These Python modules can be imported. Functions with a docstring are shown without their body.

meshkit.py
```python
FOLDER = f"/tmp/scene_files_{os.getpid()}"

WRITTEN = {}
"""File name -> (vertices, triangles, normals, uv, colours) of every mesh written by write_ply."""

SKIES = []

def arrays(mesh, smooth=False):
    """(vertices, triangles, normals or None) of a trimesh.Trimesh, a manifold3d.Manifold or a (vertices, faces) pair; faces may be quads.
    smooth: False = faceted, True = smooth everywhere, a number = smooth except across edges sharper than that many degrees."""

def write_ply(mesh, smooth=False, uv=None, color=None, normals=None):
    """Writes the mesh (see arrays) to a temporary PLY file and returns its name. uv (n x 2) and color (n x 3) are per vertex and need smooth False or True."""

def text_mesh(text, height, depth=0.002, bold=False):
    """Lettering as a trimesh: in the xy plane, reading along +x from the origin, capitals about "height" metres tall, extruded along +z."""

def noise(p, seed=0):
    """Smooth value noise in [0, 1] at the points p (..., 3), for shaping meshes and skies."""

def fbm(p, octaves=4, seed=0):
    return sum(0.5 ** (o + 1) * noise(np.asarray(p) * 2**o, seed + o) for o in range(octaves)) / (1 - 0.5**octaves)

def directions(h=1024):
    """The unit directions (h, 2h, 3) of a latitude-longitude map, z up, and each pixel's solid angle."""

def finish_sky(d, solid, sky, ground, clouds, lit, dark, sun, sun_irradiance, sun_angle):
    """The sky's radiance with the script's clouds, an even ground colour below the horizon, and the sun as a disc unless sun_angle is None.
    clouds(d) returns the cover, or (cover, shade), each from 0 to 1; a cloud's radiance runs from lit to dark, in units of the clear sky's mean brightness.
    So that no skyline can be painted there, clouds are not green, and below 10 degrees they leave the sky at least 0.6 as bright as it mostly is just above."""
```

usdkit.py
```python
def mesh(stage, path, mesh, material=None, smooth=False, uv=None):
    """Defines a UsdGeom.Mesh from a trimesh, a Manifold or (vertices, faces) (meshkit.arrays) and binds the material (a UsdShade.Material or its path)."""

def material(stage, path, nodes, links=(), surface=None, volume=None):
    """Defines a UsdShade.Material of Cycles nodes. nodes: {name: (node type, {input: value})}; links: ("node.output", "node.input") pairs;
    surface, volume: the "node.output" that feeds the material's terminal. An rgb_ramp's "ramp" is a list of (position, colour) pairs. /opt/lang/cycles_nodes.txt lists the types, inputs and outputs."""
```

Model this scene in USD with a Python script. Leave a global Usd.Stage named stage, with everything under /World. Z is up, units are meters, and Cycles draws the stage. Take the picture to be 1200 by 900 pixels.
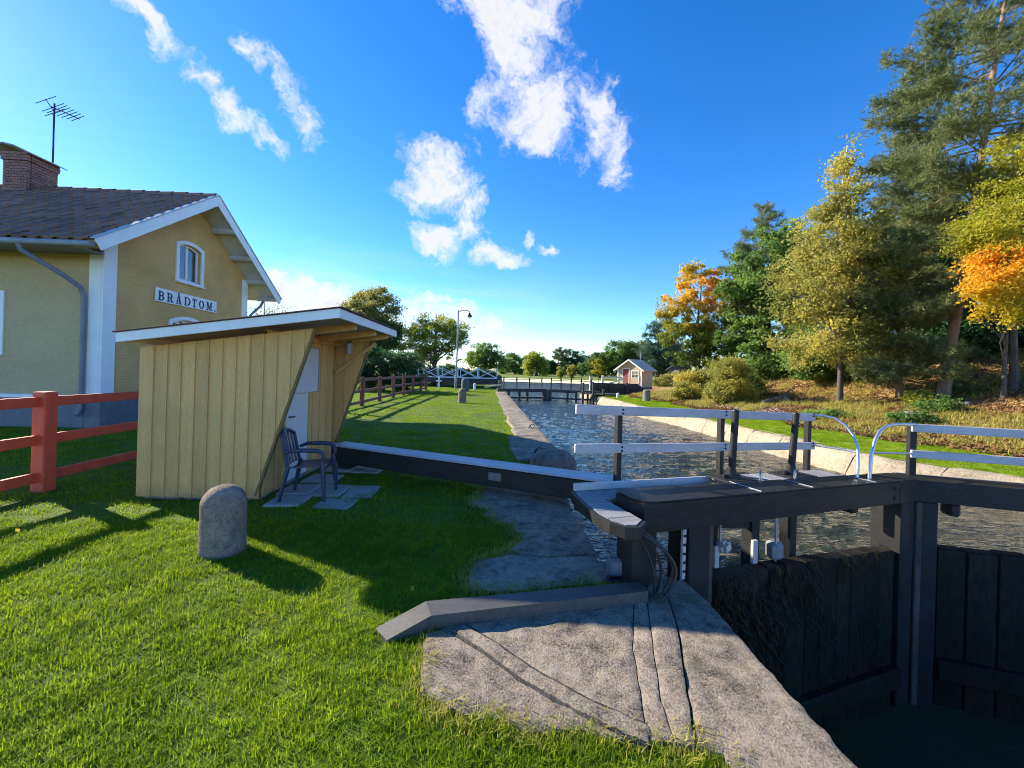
import math, random
import numpy as np, trimesh, usdkit, meshkit
from shapely.geometry import Polygon, LineString, Point, box as sbox
from shapely import affinity
from shapely.prepared import prep
from scipy.spatial import Delaunay, cKDTree
from pxr import Usd, UsdGeom, UsdLux, UsdShade, Gf, Sdf, Vt

stage = Usd.Stage.CreateInMemory()
UsdGeom.SetStageUpAxis(stage, 'Z')
UsdGeom.SetStageMetersPerUnit(stage, 1.0)
UsdGeom.Xform.Define(stage, '/World')
UsdGeom.Scope.Define(stage, '/World/Looks')
PI = math.pi
V = lambda *a: np.array(a, float)

# ------------------------------------------------------------------ camera
ROLL, YAW, HEIGHT = math.radians(1.7), math.radians(2.2), 1.62
fw = V(math.sin(YAW), math.cos(YAW), 0); rt = V(math.cos(YAW), -math.sin(YAW), 0); upv = V(0, 0, 1)
cxv = rt * math.cos(ROLL) + upv * math.sin(ROLL); cyv = upv * math.cos(ROLL) - rt * math.sin(ROLL)
cam = UsdGeom.Camera.Define(stage, '/World/camera')
cam.CreateHorizontalApertureAttr(36.0); cam.CreateVerticalApertureAttr(27.0)
cam.CreateFocalLengthAttr(14.1)
cam.CreateVerticalApertureOffsetAttr(-0.45)
cam.CreateClippingRangeAttr(Gf.Vec2f(0.05, 8000))
cam.AddTransformOp().Set(Gf.Matrix4d(*cxv, 0, *cyv, 0, *(-fw), 0, 0, 0, HEIGHT, 1))
EXPOSURE = 1.66
cam.CreateExposureAttr(EXPOSURE)

# ------------------------------------------------------------------ sun and sky
SUN_AZ, SUN_EL = math.atan2(-0.88, 0.475), math.radians(26)
SUN_I, SKY_S = 0.98, 0.10
sdir = V(math.sin(SUN_AZ) * math.cos(SUN_EL), math.cos(SUN_AZ) * math.cos(SUN_EL), math.sin(SUN_EL))
sun = UsdLux.DistantLight.Define(stage, '/World/sun')
sun.CreateIntensityAttr(SUN_I); sun.CreateNormalizeAttr(True); sun.CreateAngleAttr(0.53)
sun.CreateColorAttr(Gf.Vec3f(1.0, 0.89, 0.72))
zx = sdir; xx = np.cross(upv, zx); xx /= np.linalg.norm(xx); yy = np.cross(zx, xx)
sun.AddTransformOp().Set(Gf.Matrix4d(*xx, 0, *yy, 0, *zx, 0, 0, 0, 50, 1))

def sky_material():
    def d(az, el):   # degrees: azimuth from +y towards +x
        a, e = math.radians(az), math.radians(el)
        return V(math.sin(a) * math.cos(e), math.cos(a) * math.cos(e), math.sin(e))
    N, L = {}, []
    N['tc'] = ('texture_coordinate', {})
    N['sky'] = ('sky_texture', dict(sky_type='single_scattering', sun_disc=False, sun_elevation=SUN_EL, sun_rotation=SUN_AZ, altitude=100.0, air_density=0.85, aerosol_density=0.06, ozone_density=3.0))
    N['sat'] = ('hsv', dict(hue=0.508, saturation=1.32, value=1.0, fac=1.0)); L.append(('sky.color', 'sat.color'))
    # warp the direction a little so that cloud outlines are torn
    N['wn'] = ('noise_texture', dict(scale=7.0, detail=5.0, roughness=0.62)); L.append(('tc.generated', 'wn.vector'))
    N['ws'] = ('vector_math', dict(math_type='subtract', vector2=(0.5, 0.5, 0.5))); L.append(('wn.color', 'ws.vector1'))
    N['wm'] = ('vector_math', dict(math_type='scale', scale=0.155)); L.append(('ws.vector', 'wm.vector1'))
    N['wa'] = ('vector_math', dict(math_type='add')); L += [('tc.generated', 'wa.vector1'), ('wm.vector', 'wa.vector2')]
    last = None
    for i, (az, el, ru, rv, rot, wgt) in enumerate(CLOUDS):
        ru, rv = ru * 1.32, rv * 1.38; c = d(az, el); u = np.cross(c, upv); u /= np.linalg.norm(u); v = np.cross(u, c)
        r = math.radians(rot); u2 = u * math.cos(r) + v * math.sin(r); v2 = -u * math.sin(r) + v * math.cos(r)
        N[f'u{i}'] = ('vector_math', dict(math_type='dot_product', vector2=tuple(u2 / math.radians(ru))))
        N[f'v{i}'] = ('vector_math', dict(math_type='dot_product', vector2=tuple(v2 / math.radians(rv))))
        N[f'q{i}'] = ('math', dict(math_type='multiply'))
        N[f's{i}'] = ('math', dict(math_type='multiply_add'))
        N[f'e{i}'] = ('math', dict(math_type='multiply_add', value2=-wgt, value3=wgt))
        L += [('wa.vector', f'u{i}.vector1'), ('wa.vector', f'v{i}.vector1'),
              (f'v{i}.value', f'q{i}.value1'), (f'v{i}.value', f'q{i}.value2'),
              (f'u{i}.value', f's{i}.value1'), (f'u{i}.value', f's{i}.value2'), (f'q{i}.value', f's{i}.value3'),
              (f's{i}.value', f'e{i}.value1')]
        if last is None: last = f'e{i}.value'
        else:
            N[f'm{i}'] = ('math', dict(math_type='maximum')); L += [(last, f'm{i}.value1'), (f'e{i}.value', f'm{i}.value2')]; last = f'm{i}.value'
    N['n2'] = ('noise_texture', dict(scale=11.0, detail=9.0, roughness=0.64)); L.append(('wa.vector', 'n2.vector'))
    N['sum'] = ('math', dict(math_type='multiply_add', value2=5.4, value3=-2.95)); L.append(('n2.fac', 'sum.value1'))
    N['lim'] = ('math', dict(math_type='maximum', value2=-2.0)); L.append((last, 'lim.value1'))
    N['tot'] = ('math', dict(math_type='add')); L += [('sum.value', 'tot.value1'), ('lim.value', 'tot.value2')]
    N['cov'] = ('map_range', dict(range_type='smoothstep', from_min=-0.10, from_max=1.5, to_min=0.0, to_max=0.97, clamp=True)); L.append(('tot.value', 'cov.value'))
    # low bank of thin cloud near the horizon
    N['mp'] = ('mapping', dict(scale=(1.6, 1.6, 9.0))); L.append(('tc.generated', 'mp.vector'))
    N['n3'] = ('noise_texture', dict(scale=2.2, detail=7.0, roughness=0.58, distortion=0.3)); L.append(('mp.vector', 'n3.vector'))
    N['xyz'] = ('separate_xyz', {}); L.append(('tc.generated', 'xyz.vector'))
    N['h1'] = ('map_range', dict(range_type='smoothstep', from_min=0.30, from_max=0.02, to_min=0.0, to_max=1.0, clamp=True)); L.append(('xyz.z', 'h1.value'))
    N['h2'] = ('map_range', dict(range_type='smoothstep', from_min=0.36, from_max=0.62, to_min=0.0, to_max=1.0, clamp=True)); L.append(('n3.fac', 'h2.value'))
    N['xw'] = ('map_range', dict(range_type='smoothstep', from_min=0.35, from_max=-0.35, to_min=0.0, to_max=0.8, clamp=True)); L.append(('xyz.x', 'xw.value'))
    N['h3'] = ('math', dict(math_type='multiply')); L += [('h1.result', 'h3.value1'), ('h2.result', 'h3.value2')]
    N['h4'] = ('math', dict(math_type='multiply')); L += [('h3.value', 'h4.value1'), ('xw.result', 'h4.value2')]
    N['all'] = ('math', dict(math_type='maximum')); L += [('cov.result', 'all.value1'), ('h4.value', 'all.value2')]
    # thick parts of a cloud are a little greyer
    N['shade'] = ('map_range', dict(range_type='smoothstep', from_min=0.8, from_max=2.2, to_min=1.0, to_max=0.80, clamp=True)); L.append(('tot.value', 'shade.value'))
    N['cc'] = ('vector_math', dict(math_type='scale', vector1=CLOUD_COLOR)); L.append(('shade.result', 'cc.scale'))
    N['mix'] = ('mix_color', dict(blend_type='mix')); L += [('all.value', 'mix.fac'), ('sat.color', 'mix.a'), ('cc.vector', 'mix.b')]
    N['bg'] = ('background_shader', dict(strength=SKY_S)); L.append(('mix.result', 'bg.color'))
    return usdkit.material(stage, '/World/Looks/sky', N, L, surface='bg.background')
# azimuth, elevation, half width, half height, tilt (degrees), weight
CLOUDS = [
    (0.4, 41.5, 5.5, 4.6, 0, 1.25), (1.5, 36.5, 4.0, 4.8, 20, 1.2), (5.5, 33, 6.8, 4.4, -10, 1.5), (11.0, 32.3, 4.8, 3.3, 0, 1.3), (16.3, 27.0, 2.4, 2.3, -30, .95),
    (-8.6, 26.0, 5.2, 3.6, 0, 1.4), (-11.0, 24.0, 3.8, 2.6, 10, 1.2), (-4.0, 22.0, 3.2, 1.9, 15, 1.25), (-9.0, 17.6, 4.4, 2.1, 14, 1.4), (-5.5, 18.7, 2.4, 1.7, 25, 1.2), (-0.5, 15.8, 4.2, 1.5, -6, 1.2), (6.6, 17.2, 2.0, 0.9, -5, 1.05), (3.6, 19, .8, .8, 0, .9),
    (-41.5, 31.5, 3.6, 1.1, -38, 1.05), (-36.0, 28.6, 3.8, 1.4, -30, 1.15), (-33.0, 26.8, 2.6, 1.2, -25, 1.1), (-31.0, 32.0, 2.0, 1.3, -25, 1.05), (-27.6, 30.6, 1.9, 3.0, 25, 1.25), (-25.8, 28.0, 1.5, 2.8, 30, 1.25), (-31.0, 26.3, 2.3, .9, -20, .95),
    (-25.0, 8.0, 14.0, 3.4, -8, 1.5), (-33, 12.5, 8.0, 1.9, -14, 1.15), (-9.5, 9.6, 3.6, .9, -8, .95), (-4.0, 6.2, 9.0, 1.8, -7, 1.3), (4.5, 4.2, 5.0, 1.0, -4, .85), (-12.0, 5.0, 6.0, 2.2, 0, 1.2),
]
CLOUD_COLOR = (3.3, 3.3, 3.42)
dome = UsdLux.DomeLight.Define(stage, '/World/sky')
dome.CreateIntensityAttr(1.0)
UsdShade.MaterialBindingAPI.Apply(dome.GetPrim()).Bind(sky_material())
dome.GetPrim().SetCustomDataByKey('kind', 'structure')

# ------------------------------------------------------------------ materials
def M(name, c1, c2=None, scale=3.0, rough=0.6, bump=0.0, bscale=40.0, stretch=(1, 1, 1), var=0.0, fine=0.25, spec=0.5, detail=6.0, metal=0.0, extra=None, coat=0.0):
    """A painted, wooden, stone or metal surface: two colours mixed by noise, fine speckle, relief and a per-object change of tone."""
    c2 = c2 or tuple(x * 0.75 for x in c1)
    N = {'g': ('geometry', {}), 'mp': ('mapping', dict(scale=stretch)),
         'n1': ('noise_texture', dict(scale=scale, detail=detail, roughness=0.62)),
         'r': ('rgb_ramp', dict(ramp=[(0.30, c1), (0.70, c2)])),
         'n2': ('noise_texture', dict(scale=bscale, detail=5.0, roughness=0.65)),
         'f': ('map_range', dict(from_min=0.3, from_max=0.7, to_min=1.0 - fine, to_max=1.0 + fine * 0.6, clamp=True)),
         'm': ('vector_math', dict(math_type='scale')),
         'oi': ('object_info', {}),
         'vr': ('map_range', dict(from_min=0.0, from_max=1.0, to_min=1.0 - var, to_max=1.0 + var, clamp=True)),
         'h': ('hsv', dict(hue=0.5, saturation=1.0, fac=1.0)),
         'p': ('principled_bsdf', dict(roughness=rough, specular_ior_level=spec, metallic=metal, coat_weight=coat))}
    L = [('g.position', 'mp.vector'), ('mp.vector', 'n1.vector'), ('mp.vector', 'n2.vector'), ('n1.fac', 'r.fac'), ('n2.fac', 'f.value'),
         ('r.color', 'm.vector1'), ('f.result', 'm.scale'), ('m.vector', 'h.color'),  ('oi.random', 'vr.value'), ('vr.result', 'h.value'), ('h.color', 'p.base_color')]
    if bump:
        N['b'] = ('bump', dict(strength=1.0, distance=bump)); L += [('n2.fac', 'b.height'), ('b.normal', 'p.normal')]
    if extra:      # splashed dirt up to a height, ragged
        N['dz'] = ('separate_xyz', {}); N['dn'] = ('noise_texture', dict(scale=7.0, detail=5.0, roughness=.7)); N['da'] = ('math', dict(math_type='multiply_add', value2=extra * 1.6, value3=-.3 * extra))
        N['ds'] = ('math', dict(math_type='subtract')); N['dm'] = ('map_range', dict(range_type='smoothstep', from_min=-.05, from_max=extra * .9, to_min=0, to_max=.6, clamp=True)); N['dx'] = ('mix_color', dict(b=(.12, .095, .05)))
        L.remove(('m.vector', 'h.color')); L += [('g.position', 'dz.vector'), ('g.position', 'dn.vector'), ('dn.fac', 'da.value1'), ('da.value', 'ds.value1'), ('dz.z', 'ds.value2'), ('ds.value', 'dm.value'), ('dm.result', 'dx.fac'), ('m.vector', 'dx.a'), ('dx.result', 'h.color')]
    return usdkit.material(stage, '/World/Looks/' + name, N, L, surface='p.BSDF')

def leafmat(name, ramp, rough=0.55, transl=0.45, clump=0.35, cw=0.5, zg=None):
    """Leaves: colour from a ramp by leaf and by clump, part of the light passes through."""
    N = {'g': ('geometry', {}), 'n': ('noise_texture', dict(scale=clump, detail=3.0, roughness=0.6)),
         'a': ('math', dict(math_type='multiply', value2=1 - cw)), 'b': ('math', dict(math_type='multiply_add', value2=cw * 1.9)),
         'o': ('math', dict(math_type='add', value2=-0.45 * cw)),
         'r': ('rgb_ramp', dict(ramp=ramp)), 'oi': ('object_info', {}),
         'd': ('principled_bsdf', dict(roughness=rough, specular_ior_level=0.35)),
         't': ('translucent_bsdf', {}), 'ts': ('vector_math', dict(math_type='scale', scale=1.5)), 'mx': ('mix_closure', dict(fac=transl))}
    L = [('g.position', 'n.vector'), ('g.random_per_island', 'a.value1'), ('n.fac', 'b.value1'), ('a.value', 'b.value3'), ('b.value', 'o.value1'), ('o.value', 'r.fac'),
         ('r.color', 'd.base_color'), ('r.color', 'ts.vector1'), ('ts.vector', 't.color'), ('d.BSDF', 'mx.closure1'), ('t.BSDF', 'mx.closure2')]
    if zg:         # a crown that has turned colour from the top down
        N['gz'] = ('separate_xyz', {}); N['zm'] = ('map_range', dict(from_min=zg[0], from_max=zg[1], to_min=zg[2], to_max=zg[3], clamp=True)); N['za'] = ('math', dict(math_type='add'))
        L.remove(('o.value', 'r.fac')); L += [('g.position', 'gz.vector'), ('gz.z', 'zm.value'), ('zm.result', 'za.value1'), ('o.value', 'za.value2'), ('za.value', 'r.fac')]
    return usdkit.material(stage, '/World/Looks/' + name, N, L, surface='mx.closure')

m_yellow = M('yellow_paint', (.67, .385, .13), (.56, .315, .10), 2.2, .6, .003, 30, (6, 6, .5), .09, .22, extra=.35)
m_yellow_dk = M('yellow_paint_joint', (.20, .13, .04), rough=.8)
m_house = None
m_white = M('white_paint', (.74, .75, .76), (.66, .67, .68), 3, .5, .0008, 50, fine=.08)
m_white_old = M('weathered_white_paint', (.56, .54, .53), (.38, .37, .36), 2, .6, .001, 60, fine=.14, var=.04)
m_rail = M('rail_paint', (.55, .51, .51), (.39, .36, .37), 1.3, .55, .0012, 22, (.8, 9, 9), .04, .22)
m_red = M('red_paint', (.74, .095, .032), (.56, .065, .026), 3, .6, .0015, 50, (3, 3, 1), .06, .2)
m_redbrown = M('red_brown_timber', (.24, .075, .05), (.15, .05, .035), 3, .7, .002, 50, (3, 3, 1), .1, .25)
m_black = M('black_tar_paint', (.016, .016, .017), (.028, .027, .027), 4, .5, .0012, 60, fine=.3, spec=.3)
m_beam = M('black_beam_paint', (.011, .012, .012), (.024, .024, .022), 1.2, .45, .003, 9, (1, 9, 9), 0, .5, .32)
m_steel = M('galvanised_steel', (.72, .73, .74), (.55, .56, .58), 9, .32, .0005, 80, metal=.85, fine=.12)
m_greywood = M('weathered_planks', (.30, .30, .31), (.20, .20, .21), 3, .75, .003, 50, (1, 1, 1), .1, .3)
m_wetwood = M('wet_gate_planks', (.022, .018, .010), (.006, .006, .0045), 1.6, .7, .014, 12, (2, 2, .7), .4, .8, .25)
m_felt = M('roof_felt', (.105, .055, .05), (.07, .04, .04), 4, .9, .002, 90)
m_tile = M('clay_roof_tile', (.20, .105, .075), (.125, .082, .068), 1.2, .8, .003, 40, var=.22, fine=.3)
m_gutter = M('grey_gutter', (.20, .22, .24), rough=.5)
m_pipe = M('blue_grey_pipe', (.16, .19, .23), rough=.45)
m_plinth = M('plinth_stone', (.15, .16, .18), (.10, .11, .12), 3, .85, .01, 12)
def stone_mat(name, light, mid, dark, blotch=2.6, speck=70.0, bump=.010, var=.08):
    N = {'g': ('geometry', {}), 'oi': ('object_info', {}), 'n1': ('noise_texture', dict(scale=blotch, detail=7.0, roughness=.7)), 'n2': ('noise_texture', dict(scale=speck, detail=4.0, roughness=.75)), 'n3': ('noise_texture', dict(scale=13.0, detail=6.0, roughness=.7)), 'vo': ('voronoi_texture', dict(scale=42.0, feature='f1')),
         'a': ('mix_float', dict(fac=.60)), 'a2': ('mix_float', dict(fac=.28)), 'r': ('rgb_ramp', dict(ramp=[(.405, dark), (.465, mid), (.53, light), (.60, tuple(min(.8, c * 1.25) for c in light))])),
         'lm': ('map_range', dict(range_type='smoothstep', from_min=.55, from_max=.64, to_min=0, to_max=.7, clamp=True)), 'ml': ('mix_color', dict(b=(.13, .13, .07))), 'nm': ('noise_texture', dict(scale=1.1, detail=8.0, roughness=.75)),
         'vr': ('map_range', dict(to_min=1 - var, to_max=1 + var, clamp=True)), 'h': ('vector_math', dict(math_type='scale')), 'bb': ('math', dict(math_type='multiply_add', value2=.9)), 'b': ('bump', dict(strength=1.0, distance=bump)), 'p': ('principled_bsdf', dict(roughness=.9, specular_ior_level=.25))}
    L = [('g.position', k + '.vector') for k in ('n1', 'n2', 'n3', 'vo', 'nm')] + [('n1.fac', 'a.a'), ('n2.fac', 'a.b'), ('a.result', 'a2.a'), ('n3.fac', 'a2.b'), ('a2.result', 'r.fac'), ('nm.fac', 'lm.value'), ('lm.result', 'ml.fac'), ('r.color', 'ml.a'),
         ('oi.random', 'vr.value'), ('ml.result', 'h.vector1'), ('vr.result', 'h.scale'), ('h.vector', 'p.base_color'), ('n3.fac', 'bb.value1'), ('n2.fac', 'bb.value3'), ('bb.value', 'b.height'), ('b.normal', 'p.normal')]
    return usdkit.material(stage, '/World/Looks/' + name, N, L, surface='p.BSDF')
m_granite = stone_mat('granite', (.33, .275, .208), (.19, .16, .124), (.048, .042, .034), speck=85.0, bump=.012)
m_granite_b = stone_mat('bollard_granite', (.26, .20, .155), (.18, .145, .115), (.075, .064, .055), 5.0, 60.0, .014)
m_granite_w = stone_mat('pale_bank_stone', (.36, .30, .21), (.29, .24, .17), (.17, .145, .10), 1.5, 40.0, .012, .05)
m_wallstone = M('dark_wet_stone', (.045, .042, .036), (.02, .02, .018), 1.2, .6, .03, 7)
m_concrete = M('concrete_paving', (.38, .35, .31), (.29, .27, .245), 5, .85, .003, 60, var=.09)
m_brick = M('chimney_brick', (.25, .115, .085), (.17, .085, .07), 5, .85, .003, 60, var=.2)
m_mortar = M('mortar', (.22, .17, .15), rough=.9)
m_plastic = M('blue_grey_plastic', (.018, .032, .060), (.015, .026, .050), 3, .36, fine=.05)
m_dark = M('dark_interior', (.03, .03, .032), rough=.8)
m_curtain = M('curtain_cloth', (.42, .42, .42), rough=.9)
m_door = M('door_white', (.62, .62, .61), (.55, .55, .54), 3, .5, fine=.06)
m_ink = M('sign_ink', (.035, .045, .085), rough=.6)
m_iron = M('black_iron', (.02, .02, .022), rough=.45, metal=.3)
m_cable = M('black_cable', (.016, .018, .018), rough=.4)
m_hut = M('hut_paint', (.50, .36, .21), (.43, .31, .18), 3, .65, fine=.12)
m_hutroof = M('hut_roof', (.55, .42, .33), rough=.8)
m_reddoor = M('red_door', (.34, .06, .05), rough=.5)
m_palewood = M('pale_timber', (.60, .56, .46), (.46, .43, .36), 3, .7)
m_farblack = M('dark_timber', (.035, .032, .034), (.055, .05, .05), 2, .7, .01, 10, var=.2)
m_lampgrey = M('lamp_grey', (.30, .32, .34), rough=.45, metal=.4)
m_bark_pine = M('pine_bark', (.34, .20, .125), (.16, .115, .09), 3, .9, .03, 9, (1, 1, .4), 0, .5)
m_bark = M('dark_bark', (.12, .095, .075), (.075, .062, .052), 5, .9, .02, 12, (1, 1, .35), 0, .5)
N_ = {'g': ('geometry', {}), 'xyz': ('separate_xyz', {}), 'n': ('noise_texture', dict(scale=2.2, detail=6.0, roughness=.65)), 'mp': ('mapping', dict(scale=(1, 1, 3.0))),
      'z': ('map_range', dict(from_min=1.4, from_max=4.2, to_min=-.30, to_max=.14, clamp=True)), 'a': ('math', dict(math_type='add')),
      'r': ('rgb_ramp', dict(ramp=[(.28, (.07, .055, .045)), (.46, (.18, .15, .125)), (.60, (.55, .50, .44)), (.8, (.66, .62, .56))])), 'b': ('bump', dict(distance=.01)), 'p': ('principled_bsdf', dict(roughness=.8))}
m_bark_birch = usdkit.material(stage, '/World/Looks/birch_bark', N_, [('g.position', 'xyz.vector'), ('g.position', 'mp.vector'), ('mp.vector', 'n.vector'), ('xyz.z', 'z.value'), ('n.fac', 'a.value1'), ('z.result', 'a.value2'), ('a.value', 'r.fac'), ('r.color', 'p.base_color'), ('n.fac', 'b.height'), ('b.normal', 'p.normal')], surface='p.BSDF')
m_rockgrey = M('field_stone', (.24, .22, .20), (.15, .14, .125), 4, .9, .02, 18)

def grass_mat(name, ramp, transl=.45):
    N = {'g': ('geometry', {}), 'n': ('noise_texture', dict(scale=1.3, detail=6.0, roughness=0.72)), 'n2': ('noise_texture', dict(scale=9.0, detail=3.0)),
         'oi': ('object_info', {}), 'a': ('math', dict(math_type='multiply_add', value2=.75)), 'b': ('math', dict(math_type='multiply_add', value2=.30, value3=.02)),
         'c': ('math', dict(math_type='multiply_add', value2=.42, value3=-.27)), 'r': ('rgb_ramp', dict(ramp=ramp)),
         'd': ('principled_bsdf', dict(roughness=.6, specular_ior_level=.12)), 't': ('translucent_bsdf', {}), 'ts': ('vector_math', dict(math_type='scale', scale=1.7)), 'mx': ('mix_closure', dict(fac=transl))}
    L = [('g.position', 'n.vector'), ('g.position', 'n2.vector'), ('g.random_per_island', 'b.value1'), ('n.fac', 'a.value1'), ('b.value', 'a.value3'), ('n2.fac', 'c.value1'),
         ('r.color', 'd.base_color'), ('r.color', 'ts.vector1'), ('ts.vector', 't.color'), ('d.BSDF', 'mx.closure1'), ('t.BSDF', 'mx.closure2')]
    N['s'] = ('math', dict(math_type='add')); L += [('a.value', 's.value1'), ('c.value', 's.value2'), ('s.value', 'r.fac')]
    return usdkit.material(stage, '/World/Looks/' + name, N, L, surface='mx.closure')
GR = [(0.0, (.045, .10, .006)), (.30, (.145, .225, .008)), (.52, (.275, .345, .012)), (.72, (.40, .42, .028)), (.9, (.45, .40, .09)), (1.0, (.48, .38, .14))]
m_blade = grass_mat('grass_blade', GR)
m_dryblade = grass_mat('dry_grass_blade', [(0, (.14, .18, .03)), (.35, (.36, .33, .075)), (.6, (.54, .42, .13)), (1, (.62, .46, .19))], .35)

def ground_mat(name, ramp, scale=1.2, fs=22.0, bump=.03, rough=.9, mid=.5):
    N = {'g': ('geometry', {}), 'n': ('noise_texture', dict(scale=scale, detail=7.0, roughness=0.65)), 'n2': ('noise_texture', dict(scale=fs, detail=6.0, roughness=.7)),
         'a': ('mix_float', dict(fac=mid)), 'r': ('rgb_ramp', dict(ramp=ramp)), 'b': ('bump', dict(strength=1.0, distance=bump)), 'p': ('principled_bsdf', dict(roughness=rough, specular_ior_level=.2))}
    L = [('g.position', 'n.vector'), ('g.position', 'n2.vector'), ('n.fac', 'a.a'), ('n2.fac', 'a.b'), ('a.result', 'r.fac'), ('r.color', 'p.base_color'), ('n2.fac', 'b.height'), ('b.normal', 'p.normal')]
    return usdkit.material(stage, '/World/Looks/' + name, N, L, surface='p.BSDF')
m_lawn = ground_mat('lawn_soil', [(.3, (.028, .060, .005)), (.5, (.085, .145, .008)), (.7, (.17, .21, .018))])
m_rlawn = ground_mat('bank_lawn', [(.25, (.14, .22, .008)), (.5, (.20, .29, .011)), (.8, (.26, .33, .02))], .8, 14)
m_hill = ground_mat('hill_litter', [(.25, (.07, .075, .02)), (.40, (.21, .12, .05)), (.52, (.40, .25, .10)), (.62, (.30, .26, .06)), (.8, (.16, .18, .035))], .55, 9, .06, mid=.45)
m_gravel = ground_mat('path_gravel', [(.25, (.28, .21, .17)), (.7, (.40, .31, .26))], 1.5, 40, .02)
m_field = ground_mat('field_grass', [(.25, (.10, .14, .022)), (.5, (.16, .19, .035)), (.75, (.22, .20, .055))], .05, .9, .05)
m_bed = ground_mat('canal_bed', [(.2, (.05, .045, .02)), (.8, (.10, .08, .04))])

def water_mat(name, base, bump, s=1.0, rough=.04):
    N = {'g': ('geometry', {}), 'mp': ('mapping', dict(scale=(1.0 * s, 1.9 * s, 1.0), rotation=(0, 0, .25))),
         'n': ('noise_texture', dict(scale=3.2, detail=3.0, roughness=.55, distortion=.5)), 'n2': ('noise_texture', dict(scale=11.0, detail=3.0, roughness=.6)),
         'a': ('math', dict(math_type='multiply_add', value2=.38)), 'b': ('bump', dict(strength=1.0, distance=bump)),
         'p': ('principled_bsdf', dict(base_color=base, roughness=rough, ior=1.333, specular_ior_level=.85))}
    L = [('g.position', 'mp.vector'), ('mp.vector', 'n.vector'), ('mp.vector', 'n2.vector'), ('n2.fac', 'a.value1'), ('n.fac', 'a.value3'), ('a.value', 'b.height'), ('b.normal', 'p.normal')]
    return usdkit.material(stage, '/World/Looks/' + name, N, L, surface='p.BSDF')
m_water = water_mat('canal_water', (.024, .033, .027), .085)
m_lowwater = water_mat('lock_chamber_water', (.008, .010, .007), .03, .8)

def glass_mat():
    N = {'t': ('transparent_bsdf', dict(color=(.93, .95, .95))), 'gl': ('glossy_bsdf', dict(color=(1, 1, 1), roughness=.01)), 'f': ('fresnel', dict(IOR=2.6)), 'mx': ('mix_closure', {})}
    return usdkit.material(stage, '/World/Looks/window_glass', N, [('f.fac', 'mx.fac'), ('t.BSDF', 'mx.closure1'), ('gl.BSDF', 'mx.closure2')], surface='mx.closure')
m_glass = glass_mat()

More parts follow.
